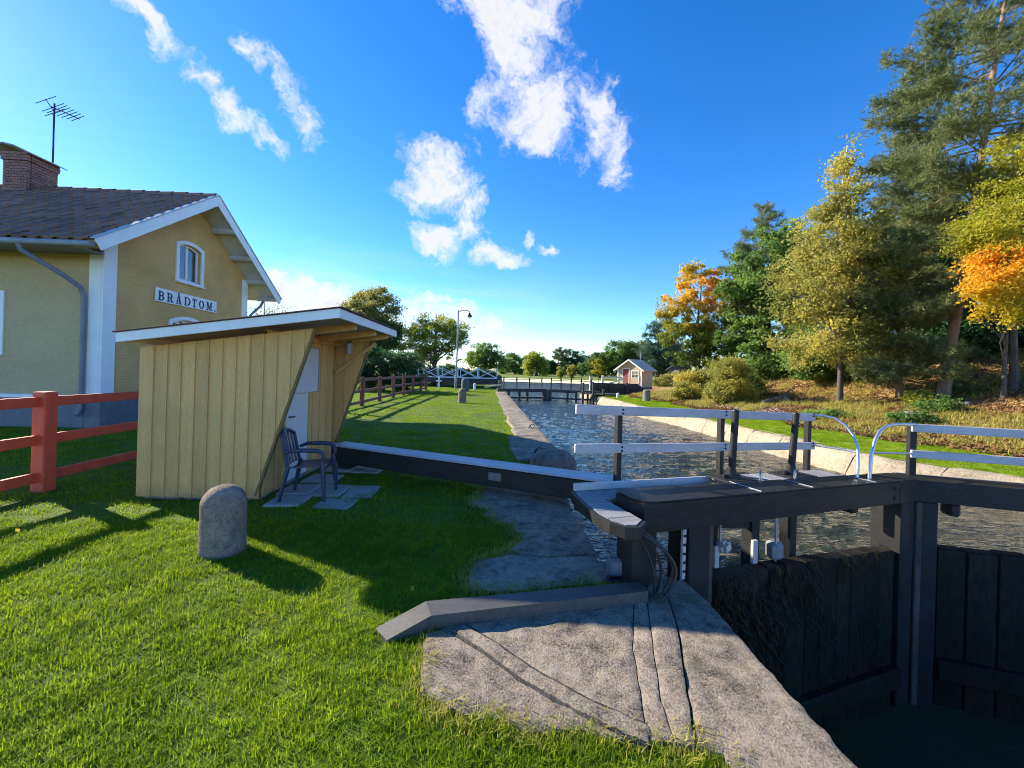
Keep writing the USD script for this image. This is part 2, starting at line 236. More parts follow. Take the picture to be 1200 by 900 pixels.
def house_mat():
    """Painted brickwork: shallow courses under yellow paint, far enough away that a single brick is three pixels tall."""
    N = {'g': ('geometry', {}), 'xyz': ('separate_xyz', {}), 'ad': ('math', dict(math_type='add')), 'cb': ('combine_xyz', {}),
         'br': ('brick_texture', dict(scale=1.0, brick_width=.25, row_height=.075, mortar_size=.006, mortar_smooth=.3, color1=(.60, .36, .135), color2=(.57, .34, .125), mortar=(.53, .315, .115))),
         'n': ('noise_texture', dict(scale=1.1, detail=6.0, roughness=.6)), 'f': ('map_range', dict(from_min=.3, from_max=.7, to_min=.80, to_max=1.10, clamp=True)),
         'm': ('vector_math', dict(math_type='scale')), 'b': ('bump', dict(strength=.6, distance=.006, invert=True)), 'p': ('principled_bsdf', dict(roughness=.75, specular_ior_level=.3))}
    L = [('g.position', 'xyz.vector'), ('xyz.x', 'ad.value1'), ('xyz.y', 'ad.value2'), ('ad.value', 'cb.x'), ('xyz.z', 'cb.y'), ('cb.vector', 'br.vector'), ('g.position', 'n.vector'), ('n.fac', 'f.value'),
         ('br.color', 'm.vector1'), ('f.result', 'm.scale'), ('m.vector', 'p.base_color'), ('br.fac', 'b.height'), ('b.normal', 'p.normal')]
    return usdkit.material(stage, '/World/Looks/painted_brick', N, L, surface='p.BSDF')
m_house = house_mat()

# ------------------------------------------------------------------ object helpers
_used = {}
def numbered(parent, name):
    k = (parent, name); n = _used.get(k, 0); _used[k] = n + 1
    return name if n == 0 else f'{name}_{n:03d}'
def ppath(parent): return '/World' if parent is None else str(parent.GetPath())
def tag(p, label=None, cat=None, group=None, kind=None):
    for k, v in (('label', label), ('category', cat), ('group', group), ('kind', kind)):
        if v: p.SetCustomDataByKey(k, v)
    return p
def thing(name, label, cat, loc=(0, 0, 0), rotz=0.0, group=None):
    x = UsdGeom.Xform.Define(stage, '/World/' + numbered('/World', name))
    x.AddTranslateOp().Set(Gf.Vec3d(*map(float, loc)))
    if rotz: x.AddRotateZOp().Set(float(rotz))
    return tag(x.GetPrim(), label, cat, group)
def sub(name, parent, kind=None):
    p = ppath(parent); x = UsdGeom.Xform.Define(stage, f'{p}/{numbered(p, name)}').GetPrim()
    if kind: tag(x, kind=kind)
    return x
def obj(name, mesh, mat, parent=None, smooth=False, **kw):
    p = ppath(parent)
    m = usdkit.mesh(stage, f'{p}/{numbered(p, name)}', mesh, mat, smooth)
    return tag(m.GetPrim(), **kw) if kw else m.GetPrim()
def dup(src, loc, rotz, label=None, group=None):
    was = src.GetCustomData(); base = src.GetName()
    r = thing(base, label or was.get('label'), was.get('category'), loc, rotz, group or was.get('group'))
    r.GetReferences().AddInternalReference(src.GetPath()); r.SetInstanceable(True)
    return r
cat = lambda ms: trimesh.util.concatenate(list(ms))

def cbox(x0, x1, y0, y1, z0, z1, b=.006):
    """A box with chamfered edges."""
    b = min(b, (x1 - x0) / 3, (y1 - y0) / 3, (z1 - z0) / 3)
    P = []
    for i, x in ((0, x0), (1, x1)):
        for j, y in ((0, y0), (1, y1)):
            for k, z in ((0, z0), (1, z1)):
                sx, sy, sz = (1 - 2 * i) * b, (1 - 2 * j) * b, (1 - 2 * k) * b
                P += [(x, y + sy, z + sz), (x + sx, y, z + sz), (x + sx, y + sy, z)]
    return trimesh.Trimesh(*hull(P), process=False)
def hull(P):
    h = trimesh.convex.convex_hull(np.array(P)); return h.vertices, h.faces
def bar(a, b, w, h, up=(0, 0, 1), bev=.005):
    """A squared timber from a to b, w wide and h high."""
    a, b = V(*a), V(*b); d = b - a; L = np.linalg.norm(d); d /= L
    s = np.cross(d, V(*up)); s /= np.linalg.norm(s); u = np.cross(s, d)
    m = cbox(0, L, -w / 2, w / 2, -h / 2, h / 2, bev)
    T = np.eye(4); T[:3, 0], T[:3, 1], T[:3, 2], T[:3, 3] = d, -s, u, a
    m.apply_transform(T); return m
def tube(pts, r, n=10, caps=True):
    pts = np.array(pts, float); k = len(pts); r = np.broadcast_to(np.array(r, float), (k,))
    t = np.gradient(pts, axis=0); t /= np.maximum(np.linalg.norm(t, axis=1, keepdims=True), 1e-9)
    ref = V(0, 0, 1) if abs(t[0][2]) < .9 else V(1, 0, 0)
    s = np.cross(t[0], ref); s /= np.linalg.norm(s); vs = []
    for i in range(k):
        s = s - t[i] * (s @ t[i]); s /= np.linalg.norm(s); q = np.cross(t[i], s)
        a = np.arange(n) * 2 * PI / n
        vs.append(pts[i] + r[i] * (np.cos(a)[:, None] * s + np.sin(a)[:, None] * q))
    vs = np.vstack(vs); f = []
    for i in range(k - 1):
        for j in range(n):
            a, b = i * n + j, i * n + (j + 1) % n
            f += [(a, b, b + n), (a, b + n, a + n)]
    if caps:
        vs = np.vstack([vs, pts[0], pts[-1]]); c0, c1 = len(vs) - 2, len(vs) - 1
        for j in range(n):
            f += [(c0, (j + 1) % n, j), (c1, (k - 1) * n + j, (k - 1) * n + (j + 1) % n)]
    m = trimesh.Trimesh(vs, f, process=False); m.invert(); return m
def lathe(prof, n=32):
    return trimesh.creation.revolve(np.array(prof, float), sections=n)
def prism(poly, t, origin, ux, uy):
    """A shapely polygon in the plane (ux, uy) at origin, made t thick along ux x uy."""
    m = trimesh.creation.extrude_polygon(poly, t, engine='earcut')
    ux, uy = V(*ux), V(*uy); T = np.eye(4); T[:3, 0], T[:3, 1], T[:3, 2], T[:3, 3] = ux, uy, np.cross(ux, uy), V(*origin)
    m.apply_transform(T); return m
def move(m, x=0, y=0, z=0):
    m = m.copy(); m.apply_translation((x, y, z)); return m
def grid(xs, ys, zf):
    X, Y = np.meshgrid(xs, ys); Z = zf(X, Y); n, k = len(ys), len(xs)
    v = np.stack([X, Y, Z], -1).reshape(-1, 3); i = np.arange(n * k).reshape(n, k)
    f = np.stack([i[:-1, :-1], i[:-1, 1:], i[1:, 1:], i[1:, :-1]], -1).reshape(-1, 4)
    return v, f
def strip(ys, xa, xb, us, zf):
    """A sheet between two edge lines xa(y) and xb(y)."""
    Y = np.repeat(np.array(ys)[:, None], len(us), 1); A, B = xa(np.array(ys))[:, None], xb(np.array(ys))[:, None]
    X = A + (B - A) * np.array(us)[None]; Z = zf(X, Y); i = np.arange(X.size).reshape(X.shape)
    f = np.stack([i[:-1, :-1], i[:-1, 1:], i[1:, 1:], i[1:, :-1]], -1).reshape(-1, 4)
    return np.stack([X, Y, Z], -1).reshape(-1, 3), f
def slab(poly, top, thick, step=.03, amp=.006, ns=9.0, seed=0, round_=.02):
    """A rough stone: the outline's top is a relief that rounds off at the rim, with sides below."""
    poly = poly.buffer(0); ring = np.array(poly.exterior.segmentize(step).coords)[:-1]
    if Polygon(ring).exterior.is_ccw is False: ring = ring[::-1]
    x0, y0, x1, y1 = poly.bounds; gx, gy = np.meshgrid(np.arange(x0, x1, step), np.arange(y0, y1, step))
    g = np.stack([gx.ravel(), gy.ravel()], 1); r = np.random.default_rng(seed); g += r.uniform(-.2, .2, g.shape) * step
    inner = prep(poly.buffer(-step * .45)); g = g[[inner.contains(Point(q)) for q in g]] if len(g) else g
    P = np.vstack([ring, g]); T = Delaunay(P).simplices; c = P[T].mean(1); pp = prep(poly.buffer(1e-6)); T = T[[pp.contains(Point(q)) for q in c]]
    a = P[T]; cr = (a[:, 1, 0] - a[:, 0, 0]) * (a[:, 2, 1] - a[:, 0, 1]) - (a[:, 1, 1] - a[:, 0, 1]) * (a[:, 2, 0] - a[:, 0, 0]); T[cr < 0] = T[cr < 0][:, ::-1]
    d, _ = cKDTree(ring).query(P); q3 = np.column_stack([P * ns, np.zeros(len(P))])
    z = top + (meshkit.fbm(q3, 4, seed) - .5) * 2 * amp - round_ * np.clip(1 - d / (round_ * 2 + 1e-9), 0, 1) ** 2
    v = np.column_stack([P, z]); n = len(ring); low = np.column_stack([ring, np.full(n, top - thick)])
    i = np.arange(n); j = (i + 1) % n; b = len(v)
    side = np.vstack([np.stack([i, b + i, b + j], 1), np.stack([i, b + j, j], 1)])
    return trimesh.Trimesh(np.vstack([v, low]), np.vstack([T, side]), process=False)

# ------------------------------------------------------------------ ground, canal
LE = np.array([(-60, 1.55), (3.15, 1.55), (3.3, .95), (5.0, .90), (6.6, .75), (7.0, .55), (7.25, 1.40), (9, 1.33), (12, 1.25), (18, 1.05), (27, .85), (40, .5), (60, -2), (75, -6)], float)
RE = np.array([(-60, 7.45), (3.2, 7.45), (3.5, 8.45), (6.0, 8.35), (7.6, 7.5), (10, 7.30), (15.4, 7.28), (18, 6.85), (28, 6.6), (34, 7.0), (45, 12), (60, 20), (75, 30)], float)
le = lambda y: np.interp(y, LE[:, 0], LE[:, 1]); re = lambda y: np.interp(y, RE[:, 0], RE[:, 1])
def bump2(X, Y, s=.5, seed=0): return meshkit.fbm(np.stack([X * s, Y * s, np.zeros_like(X)], -1), 4, seed) - .5
def z_left(X, Y):
    return -.012 + .05 * bump2(X, Y, .7, 3) * np.clip((-X + .3) / 1.5, 0, 1) + .35 * np.clip((Y - 40) / 40, 0, 1)
def z_right(X, Y):
    d = X - re(Y)
    s1 = .155 * np.clip(d - 3.2 - .5 * bump2(X, Y, .25, 8), 0, None); s2 = .20 * np.clip(d - 9, 0, None)
    k = 1 - .75 * np.clip((Y - 24) / 14, 0, 1)
    h = np.minimum((s1 + s2) * k, 9 + 0 * X)
    return .12 + h + .10 * bump2(X, Y, .8, 5) * np.clip(d - 3, 0, 1) + .45 * bump2(X, Y, .22, 6) * np.clip((d - 4) / 3, 0, 1) + .02 * bump2(X, Y, .9, 7)
ys = np.concatenate([np.linspace(-40, -4, 12), np.arange(-3, 12, .25), np.arange(12, 40, .7), np.linspace(40, 75, 20)])
us = 1 - np.concatenate([[1.0], np.linspace(.93, .30, 12), np.linspace(.28, 0, 90)]) ** 1.0
obj('lawn', strip(ys, lambda y: np.full_like(y, -70.0), lambda y: le(y) - np.where(y < 3.2, .05, .32), us, z_left), m_lawn, smooth=True, kind='structure')
ur = np.concatenate([np.linspace(0, .10, 40), np.linspace(.105, .35, 60), np.linspace(.37, 1, 24)])
hx = lambda y: re(y) + 3.3 + .35 * np.sin(y * .9) + .2 * np.sin(y * 2.3 + 1)
obj('canal_bank_lawn', strip(ys, lambda y: re(y) + .30, lambda y: hx(y) + .05, np.linspace(0, 1, 16), lambda X, Y: z_right(X, Y) + .004), m_rlawn, smooth=True, kind='structure')
obj('hillside', strip(ys, hx, lambda y: np.full_like(y, 95.0), np.linspace(0, 1, 140) ** 1.6, z_right), m_hill, smooth=True, kind='structure')
path_l = lambda y: re(y) + 3.7 + .1 * np.sin(y); path_w = lambda y: 1.9 + 0 * y
obj('gravel_path', strip(np.arange(15, 36, .5), lambda y: path_l(y) - .9 * np.clip((17 - y) / 2, 0, 1), lambda y: path_l(y) + path_w(y) * np.clip((y - 14.6) / 3, 0, 1), np.linspace(0, 1, 9), lambda X, Y: z_right(X, Y) + .035), m_gravel, smooth=True, kind='structure')
fy = np.concatenate([np.linspace(74.9, 140, 20), np.geomspace(150, 3500, 20)])
obj('field', grid(np.concatenate([np.linspace(-3500, -200, 8), np.linspace(-180, 180, 60), np.linspace(200, 3500, 8)]), fy, lambda X, Y: .30 + .6 * np.clip((Y - 75) / 60, 0, 1) + 1.2 * bump2(X, Y, .02, 9) * np.clip((Y - 75) / 60, 0, 1)), m_field, smooth=True, kind='structure')
obj('outer_ground', grid(np.array([-3500., -70]), np.array([-60., 75]), lambda X, Y: 0 * X - .02), m_field, kind='structure')
obj('outer_ground', grid(np.array([95., 3500.]), np.array([-60., 75]), lambda X, Y: 0 * X + 8.6), m_hill, kind='structure')
obj('outer_ground', grid(np.array([-3500., 3500.]), np.array([-3000., -40]), lambda X, Y: 0 * X - .03), m_field, kind='structure')
obj('canal_bed', strip(np.linspace(3.0, 76, 40), lambda y: le(y) - .6, lambda y: re(y) + .5, np.linspace(0, 1, 6), lambda X, Y: 0 * X - 1.8), m_bed, kind='structure')
# canal water with small waves in the sheet itself; its near edge follows the two gate leaves
wy = np.concatenate([np.arange(4.4, 14, .05), np.arange(14, 30, .11), np.linspace(30, 76, 50)])
def zw(X, Y):
    p = np.stack([X * 2.2 + .8 * Y, Y * 4.2 - .7 * X, 0 * X], -1)
    return -.35 + .058 * (meshkit.fbm(p, 3, 21) - .5) * np.clip((30 - Y) / 20, .2, 1)
yg = lambda x: 3.10 + .338 * np.minimum(np.maximum(x - 1.1, -.35), np.maximum(7.85 - x, -.9))
def near_water():
    xs, us = np.linspace(.45, 8.75, 110), np.linspace(0, 1, 24)
    X = np.repeat(xs[None], 24, 0); Y = yg(xs)[None] + us[:, None] * (4.4 - yg(xs))[None]; i = np.arange(X.size).reshape(X.shape)
    return np.stack([X, Y, zw(X, Y)], -1).reshape(-1, 3), np.stack([i[:-1, :-1], i[:-1, 1:], i[1:, 1:], i[1:, :-1]], -1).reshape(-1, 4)
ww = strip(wy, lambda y: le(y) - .35, lambda y: re(y) + .32, np.linspace(0, 1, 130), zw); nw = near_water()
obj('canal_water', (np.vstack([ww[0], nw[0]]), np.vstack([ww[1], nw[1] + len(ww[0])])), m_water, smooth=True, kind='structure')
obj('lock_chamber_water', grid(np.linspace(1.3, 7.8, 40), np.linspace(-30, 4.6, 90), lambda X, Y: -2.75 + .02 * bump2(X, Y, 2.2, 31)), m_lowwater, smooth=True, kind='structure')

# ------------------------------------------------------------------ lock walls and coping
from shapely.geometry import MultiPoint
def shapely_hull(pts): return Polygon([(-.12, 5.62), (.02, 6.55), (.3, 6.9), (.72, 6.95), (.9, 5.1), (.94, 3.5), (1.14, 3.1), (.16, 2.94), (-.15, 2.94), (-.16, 3.4), (.12, 3.62), (.26, 3.85), (.15, 4.2), (-.08, 4.5), (-.02, 4.68), (-.28, 4.9)])
rng = random.Random(7)
lw = thing('lock_wall', 'grey granite lock wall and coping slabs beside the dark lock chamber', 'lock wall')
obj('wall_face', cat([cbox(.5, 1.53, -30, 3.12, -4.2, -.16, .02), cbox(.2, .84, 3.1, 7.0, -2, -.17, .02)]), m_wallstone, lw)
main = Polygon([(-.38, 2.45), (-.13, 2.60), (.15, 2.72), (.7, 2.90), (1.2, 3.06), (1.53, 3.13), (1.57, 2.73), (1.55, 2.08), (1.56, 1.66), (1.56, 1.2), (1.05, 1.2), (1.02, 1.68), (.80, 1.74), (.57, 1.755), (.42, 1.80), (.19, 1.80), (.05, 1.87), (-.06, 1.86), (-.22, 1.96), (-.33, 2.0), (-.36, 2.2)])
lineA = LineString([(1.22, 3.2), (1.0, 2.75), (.85, 2.34), (.80, 2.1), (.73, 1.8), (.68, 1.0)])
lineB = LineString([(1.30, 3.3), (1.10, 2.75), (.96, 2.3), (.86, 1.95), (.83, 1.7), (.82, 1.0)])
lineC = LineString([(1.40, 3.3), (1.20, 2.5), (.93, 1.75), (.70, 1.0)])
ring_ = np.array(main.exterior.segmentize(.03).coords)[:-1]; ring_ += .030 * (np.stack([meshkit.fbm(np.column_stack([ring_ * 14, 0 * ring_[:, 0]]), 3, q_) for q_ in (1, 2)], 1) - .5)
pieces = [Polygon(ring_).buffer(0)]
for ln, w in ((lineA, .003), (lineB, .003), (lineC, .006)):
    nxt = []
    for p in pieces:
        cs_ = np.array(ln.segmentize(.04).coords); cs_[:, 0] += .014 * (meshkit.fbm(np.column_stack([cs_ * 9, 0 * cs_[:, 0]]), 3, 17) - .5)
        q = p.difference(LineString(cs_).buffer(w)); nxt += [g for g in getattr(q, 'geoms', [q]) if g.area > .01]
    pieces = nxt
for k, p in enumerate(pieces):
    obj('coping_slab', slab(p.buffer(.0), .012 + .004 * (k % 3), .2, .02, .009, 9, 11 + k, .006), m_granite, lw, smooth=50)
S = {2: [(-.12, 3.42), (.15, 3.50), (.40, 3.47), (.92, 3.52), (.96, 3.26), (1.16, 3.22), (1.14, 3.12), (.60, 3.02), (.16, 2.94), (-.15, 2.94), (-.18, 3.2)],
     3: [(.20, 4.20), (.52, 4.24), (.92, 4.24), (.95, 3.9), (.94, 3.56), (.62, 3.52), (.30, 3.54), (.16, 3.62), (.30, 3.85)],
     4: [(-.30, 4.90), (-.05, 5.03), (.30, 5.06), (.90, 5.14), (.92, 4.28), (.52, 4.275), (.18, 4.23), (.05, 4.38), (-.10, 4.50), (-.02, 4.68)],
     5: [(-.12, 5.62), (.15, 5.85), (.45, 5.95), (.76, 6.1), (.88, 5.18), (.4, 5.10), (-.12, 5.06)], 6: [(.02, 6.55), (.3, 6.9), (.72, 6.95), (.75, 6.14), (.4, 5.99), (.1, 5.92)]}
for k, p in S.items():
    obj('coping_slab', slab(Polygon(p), .014 + .005 * (k % 2), .2, .03, .009, 6, k, .008), m_granite, lw, smooth=50)
bed = shapely_hull([q_ for p in S.values() for q_ in p]).buffer(-.02)
obj('stone_bed', slab(bed.intersection(sbox(-.4, 2.9, .9, 7)), -.004, .15, .05, .006, 8, 3, .005), m_granite, lw, smooth=50)
obj('coping_slab', slab(Polygon([(.96, 3.50), (1.0, 3.46), (1.12, 3.46), (1.2, 3.3), (1.5, 3.2), (1.5, 3.14), (1.16, 3.15), (1.14, 3.24), (.94, 3.28)]), .0, .3, .03, .012, 6, 77, .03), m_granite, lw, smooth=50)
obj('coping_slab', slab(Polygon([(1.06, 1.19), (1.56, 1.19), (1.56, -1.2), (.95, -1.2), (.98, .2)]), .014, .2, .05, .01, 6, 78, .02), m_granite, lw, smooth=50)
arcp = LineString([(-.19, 2.50), (.0, 2.335), (.21, 2.12), (.45, 1.93), (.655, 1.80), (.73, 1.765)])
obj('swing_track', slab(arcp.buffer(.045, cap_style=2), .030, .05, .022, .010, 14, 5, .008), m_granite, lw, smooth=50)
obj('track_groove', slab(arcp.buffer(.062, cap_style=2), .019, .04, .03, .003, 14, 5, .004), m_wallstone, lw, smooth=50)

# upstream quay on the left: single stones, the nearest a rough corner block
q = thing('canal_quay', 'row of grey quay stones along the left edge of the canal', 'quay wall')
y = 7.25; k = 0
while y < 33:
    L = rng.uniform(1.2, 1.9) if y > 7.3 else 1.25
    w = .78 if y > 9 else .95
    pl = Polygon([(le(y) - w + rng.uniform(-.08, .08), y + .01), (le(y) + rng.uniform(-.02, .02), y + .01), (le(y + L) + rng.uniform(-.02, .02), y + L - .01), (le(y + L) - w + rng.uniform(-.1, .06), y + L - .01)])
    obj('quay_stone', slab(pl, .03 + rng.uniform(-.012, .012), .9, .06 if y < 14 else .2, .02 if y < 14 else .008, 4, k, .03), m_granite, q, smooth=50)
    y += L; k += 1
rock = trimesh.creation.icosphere(4); rock.vertices = np.sign(rock.vertices) * np.abs(rock.vertices) ** .72
rock.vertices *= (.40, .30, .26); rock.vertices *= (1 + .14 * (meshkit.fbm(rock.vertices * 5 + 9, 4, 2) - .5))[:, None]
cs = obj('corner_stone', move(rock, 1.06, 7.12, -.02), m_granite_b, None, True, label='rough brown boulder at the corner of the quay stones', cat='stone')
for i, (bx, by) in enumerate([(.78, 7.75), (1.16, 7.55), (.95, 11.2)]):
    t = thing('mooring_ring', ['iron mooring hook standing on the quay stone behind the boulder', 'small iron mooring ring close to the water beside the boulder', 'iron mooring ring on the quay stones farther along the canal'][i], 'mooring ring', (bx, by, .03))
    obj('stem', tube([(0, 0, 0), (.02, 0, .07), (.05, 0, .10)], [.018, .016, .012], 8), m_iron, t, True)
    a = np.linspace(0, 2 * PI, 14); obj('ring', tube(np.stack([.055 * np.cos(a) + .1, 0 * a, .055 * np.sin(a) + .07], 1), .010, 6, False), m_iron, t, True)

# pale stone edge of the right bank
b = thing('bank_edging', 'pale curved stone edging between the canal and the right lawn', 'stone edging')
yy_ = 3.5; k = 0
while yy_ < 34:
    L = rng.uniform(.9, 1.6)
    prof = [(-.06, -.9), (-.03, -.33), (.05, -.12), (.13, .03), (.22, .115), (.42, .125), (.44, -.3)]
    n = 5; vs = []; r = random.Random(k)
    js = [r.uniform(-.015, .015) for _ in prof]
    for yv in np.linspace(yy_ + .008, yy_ + L - .008, n):
        for (px, pz), j in zip(prof, js): vs.append((re(yv) + px + j + r.uniform(-.012, .012), yv, pz + j + r.uniform(-.01, .01)))
    m_ = len(prof); f = [(i * m_ + j, (i + 1) * m_ + j, (i + 1) * m_ + j + 1, i * m_ + j + 1) for i in range(n - 1) for j in range(m_ - 1)]
    f = [(a, c_, b_, d_)[::1] for a, b_, c_, d_ in f] and f
    vs = np.array(vs); tri = [(a, b_, c_) for a, b_, c_, d_ in f] + [(a, c_, d_) for a, b_, c_, d_ in f]
    for e in (0, (n - 1) * m_): tri += [(e, e + j, e + j + 1) for j in range(1, m_ - 1)]
    obj('edging_stone', trimesh.Trimesh(vs, tri, process=False), m_granite_w, b, smooth=40)
    yy_ += L; k += 1
rw = thing('lock_wall', 'dark stone lock wall on the far right side of the chamber', 'lock wall')
obj('wall_face', cbox(7.5, 8.4, -30, 3.1, -4.2, -.12, .02), m_wallstone, rw)
for k in range(6): obj('coping_slab', cbox(7.45, 8.5, 3.12 - 1.6 * (k + 1), 3.1 - 1.6 * k, -.12, .08, .02), m_granite, rw)

# low timber stop on the slab
t = thing('ground_beam', 'low grey weathered timber lying across the stone slabs, tapered end in the grass', 'timber beam')
top = [(-.60, 2.36), (-.42, 2.66), (1.08, 2.92), (1.12, 2.80), (-.32, 2.50)]
def timber(pts, z0, z1):
    vs = [(x, y, a) for (x, y), a in zip(pts, z0)] + [(x, y, a) for (x, y), a in zip(pts, z1)]
    return trimesh.Trimesh(*hull(vs), process=False)
ma = timber([(-.42, 2.655), (1.09, 2.925), (1.12, 2.80), (-.36, 2.50)], [-.02] * 4, [.092] * 4); mb = timber([(-.70, 2.50), (-.42, 2.655), (-.36, 2.50), (-.60, 2.39)], [-.03] * 4, [.012, .0915, .0915, .012])
obj('timber', ma, M('grey_timber', (.085, .082, .078), (.045, .044, .042), 2.5, .6, .003, 30, (1, 4, 1), 0, .3), t)
obj('tapered_end', mb, stage.GetPrimAtPath('/World/Looks/grey_timber') and UsdShade.Material.Get(stage, '/World/Looks/grey_timber'), t)

# ------------------------------------------------------------------ lock gate
A, B = V(1.10, 2.95, 0), V(4.50, 4.10, 0)
HR = V(7.75, 2.95, 0)
def frame(P, Q):
    d = (Q - P); L = np.linalg.norm(d); d = d / L; n = V(-d[1], d[0], 0); return d, n, L
def local(mesh, P, d, n, tilt=0.0):
    """x along the leaf, y upstream, z up; tilt lowers the far end."""
    m = mesh.copy(); T = np.eye(4); T[:3, 0] = d + V(0, 0, -tilt); T[:3, 1] = n; T[:3, 3] = P; m.apply_transform(T); return m
def gate_leaf(name, label, P, Q, sign, tilt, ztop, bh):
    d, n, L = frame(P, Q)
    if sign < 0: d, n = d, -n          # upstream is always +y
    t = thing(name, label, 'lock gate')
    put = lambda nm, m, mat, smooth=False, **k: obj(nm, local(m, P, d, n, tilt), mat, k.pop('parent', t), smooth, **k)
    return t, put, L
left, put, L = gate_leaf('lock_gate', 'nearer black lock gate leaf with plank walkway, hinged on the left wall', A, B, 1, .022, .66, .17)
# main beam with a rounded heel
pl = Polygon([(-.015, .10), (.04, .0), (.16, -.03), (L + .05, 0), (L + .12, .30), (0.04, .34), (-.02, .28)])
bm = trimesh.creation.extrude_polygon(pl.buffer(-.02).buffer(.02), .218, engine='earcut'); bm.apply_translation((0, 0, .442)); put('top_beam', bm, m_beam, 35)
tp = trimesh.creation.extrude_polygon(pl.buffer(-.035).buffer(.02), .012, engine='earcut'); tp.apply_translation((0, 0, .6605)); put('beam_cover', tp, m_beam, 35)
# deck planks on the upstream side, the first ones cut round
for k in range(3):
    yv = .350 + k * .078
    put('deck_plank', cbox(-.085, 1.30, yv, yv + .072, .560 - .002 * (k % 2), .597 - .002 * (k % 2), .005), m_greywood)
nose = Polygon([(-.09, .58), (-.22, .58), (-.25, .48), (-.30, .22), (-.325, .04), (-.315, -.10), (-.27, -.19), (-.20, -.21), (-.09, -.13)])
for k in range(10):
    piece = nose.intersection(sbox(-1, .58 - .08 * (k + 1) + .006, 1, .58 - .08 * k))
    if piece.area > .002:
        m = trimesh.creation.extrude_polygon(piece, .036, engine='earcut'); m.apply_translation((0, 0, .560 + .002 * (k % 2))); put('deck_plank', m, m_greywood)
rim = LineString([(-.232, .60), (-.266, .48), (-.318, .22), (-.343, .04), (-.332, -.11), (-.28, -.205), (-.20, -.228), (-.085, -.148)]).buffer(.016, cap_style=2)
m = trimesh.creation.extrude_polygon(rim, .08, engine='earcut'); m.apply_translation((0, 0, .512)); put('deck_rim', m, m_black)
put('deck_bearer', cat([cbox(x, x + .08, -.1 if x < 0 else .345, .60, .44, .556, .004) for x in (-.22, .6, 1.15)]), m_black)
put('toe_board', bar((-.225, .600, .628), (1.43, .600, .624), .026, .066), m_white_old)
for k, (x0, x1) in enumerate([(1.32, 1.86), (1.875, 2.46), (2.475, 2.95)]):
    put('deck_plate', cbox(x0, x1, .344, .60, .628, .658, .004), m_greywood)
# railing along the upstream edge
for k, x in enumerate((.273, 1.54, 2.886)):
    put('rail_post', cbox(x - .026, x + .026, .642, .70, .40, 1.33 - .02 * k, .005), m_black)
put('rail_board', bar((-.21, .625, 1.30), (2.93, .625, 1.255), .03, .085), m_rail)
put('rail_board', bar((-.21, .625, .955), (2.93, .625, .93), .03, .083), m_rail)
put('rail_bolt', cat([move(trimesh.creation.icosphere(1, .010), x, .607, z) for x in (.273, 1.54, 2.886) for z in (1.27, 1.305, .93, .965)]), m_iron)
a = np.linspace(0, PI / 2, 9)
hoop = [(2.90, .61, 1.285), (2.96, .56, 1.285), (3.02, .47, 1.265), (3.05, .38, 1.20), (3.045, .30, 1.10), (3.02, .24, .98), (2.98, .21, .80), (2.95, .20, .655)]
put('hoop_rail', tube(hoop, .015, 10), m_steel, True)
put('hoop_rail', tube([(2.90, .61, .94), (3.0, .35, .935), (3.005, .23, .93)], .011, 8), m_steel, True)
# the two sloping paddle rods and their base plates
for k, (x, y0, lean) in enumerate([(1.445, .45, .035), (2.296, .45, .055)]):
    zt = 1.325 - .02 * k
    rod = tube([(x, y0, .67), (x + lean, y0 + .0, zt)], [.034, .032], 14); put('paddle_rod', rod, m_black, 40)
    cp = tube([(x + lean, y0, zt), (x + lean * 1.01, y0, zt + .012), (x + lean * 1.02, y0, zt + .02)], [.035, .032, .012], 14); put('rod_cap', cp, m_iron, 40)
    put('base_plate', cbox(x - .19, x + .22, y0 - .13, y0 + .13, .661, .675, .004), m_black)
    put('rod_collar', lathe([(0, .675), (.065, .675), (.060, .705), (.045, .715), (.042, .755), (0, .755)], 20).apply_translation((x + .004, y0, 0)), m_iron, 40)
    for s in (-1, 1):
        put('collar_rib', cbox(x + s * .08 - .025, x + s * .08 + .025, y0 - .010, y0 + .010, .675, .71, .004), m_iron)
    hx_ = x + (.20 if k == 0 else -.17)
    put('locking_pin', tube([(hx_, y0 - .16, .655), (hx_, y0 - .16, .73), (hx_ + .012, y0 - .145, .76), (hx_ + .03, y0 - .13, .73), (hx_ + .03, y0 - .13, .67)], .010, 8), m_steel, True)
put('bolt', cat([tube([(x, -.012, z), (x, .02, z)], .016, 8) for x in (.45, 1.05, 1.75, 2.5, 3.2) for z in (.50, .60)]), m_iron, 40)
put('strap', cbox(3.30, 3.36, -.006, .31, .436, .674, .002), m_iron)
put('beam_seam', cat([cbox(x, x + .010, .01, .335, .673, .680, .002) for x in (1.28, 1.95, 2.9)]), m_steel)
# heel post, mitre post, paddle frames below the beam
put('heel_post', lathe([(0, -3.8), (.15, -3.8), (.15, .439), (0, .439)], 20).apply_translation((.12, .18, 0)), m_black, 40)
put('gate_stile', cbox(.52, .74, .03, .28, -3.6, .440, .012), m_black)
put('gate_stile', cbox(.745, .80, .05, .28, -3.6, .439, .01), M('stile_edge', (.10, .09, .075), (.05, .045, .04), 5, .6, .004, 30, (1, 1, .3)))
put('depth_gauge', cbox(.435, .468, .015, .04, -.25, .46, .002), m_white_old)
for k in range(9): put('gauge_mark', cbox(.437, .466, .0115, .0155, -.20 + k * .07, -.18 + k * .07, .001), m_iron)
put('mitre_post', cbox(L - .20, L + .02, .02, .30, -3.6, .439, .012), m_black)
for xp, w in ((1.46, .10), (1.98, .09), (.98, .06)):
    put('paddle_post', cbox(xp, xp + w, .22, .34, -.9, .438, .008), m_black)
put('paddle_plate', cbox(.945, .995, .165, .19, -.02, .17, .003), m_white_old)
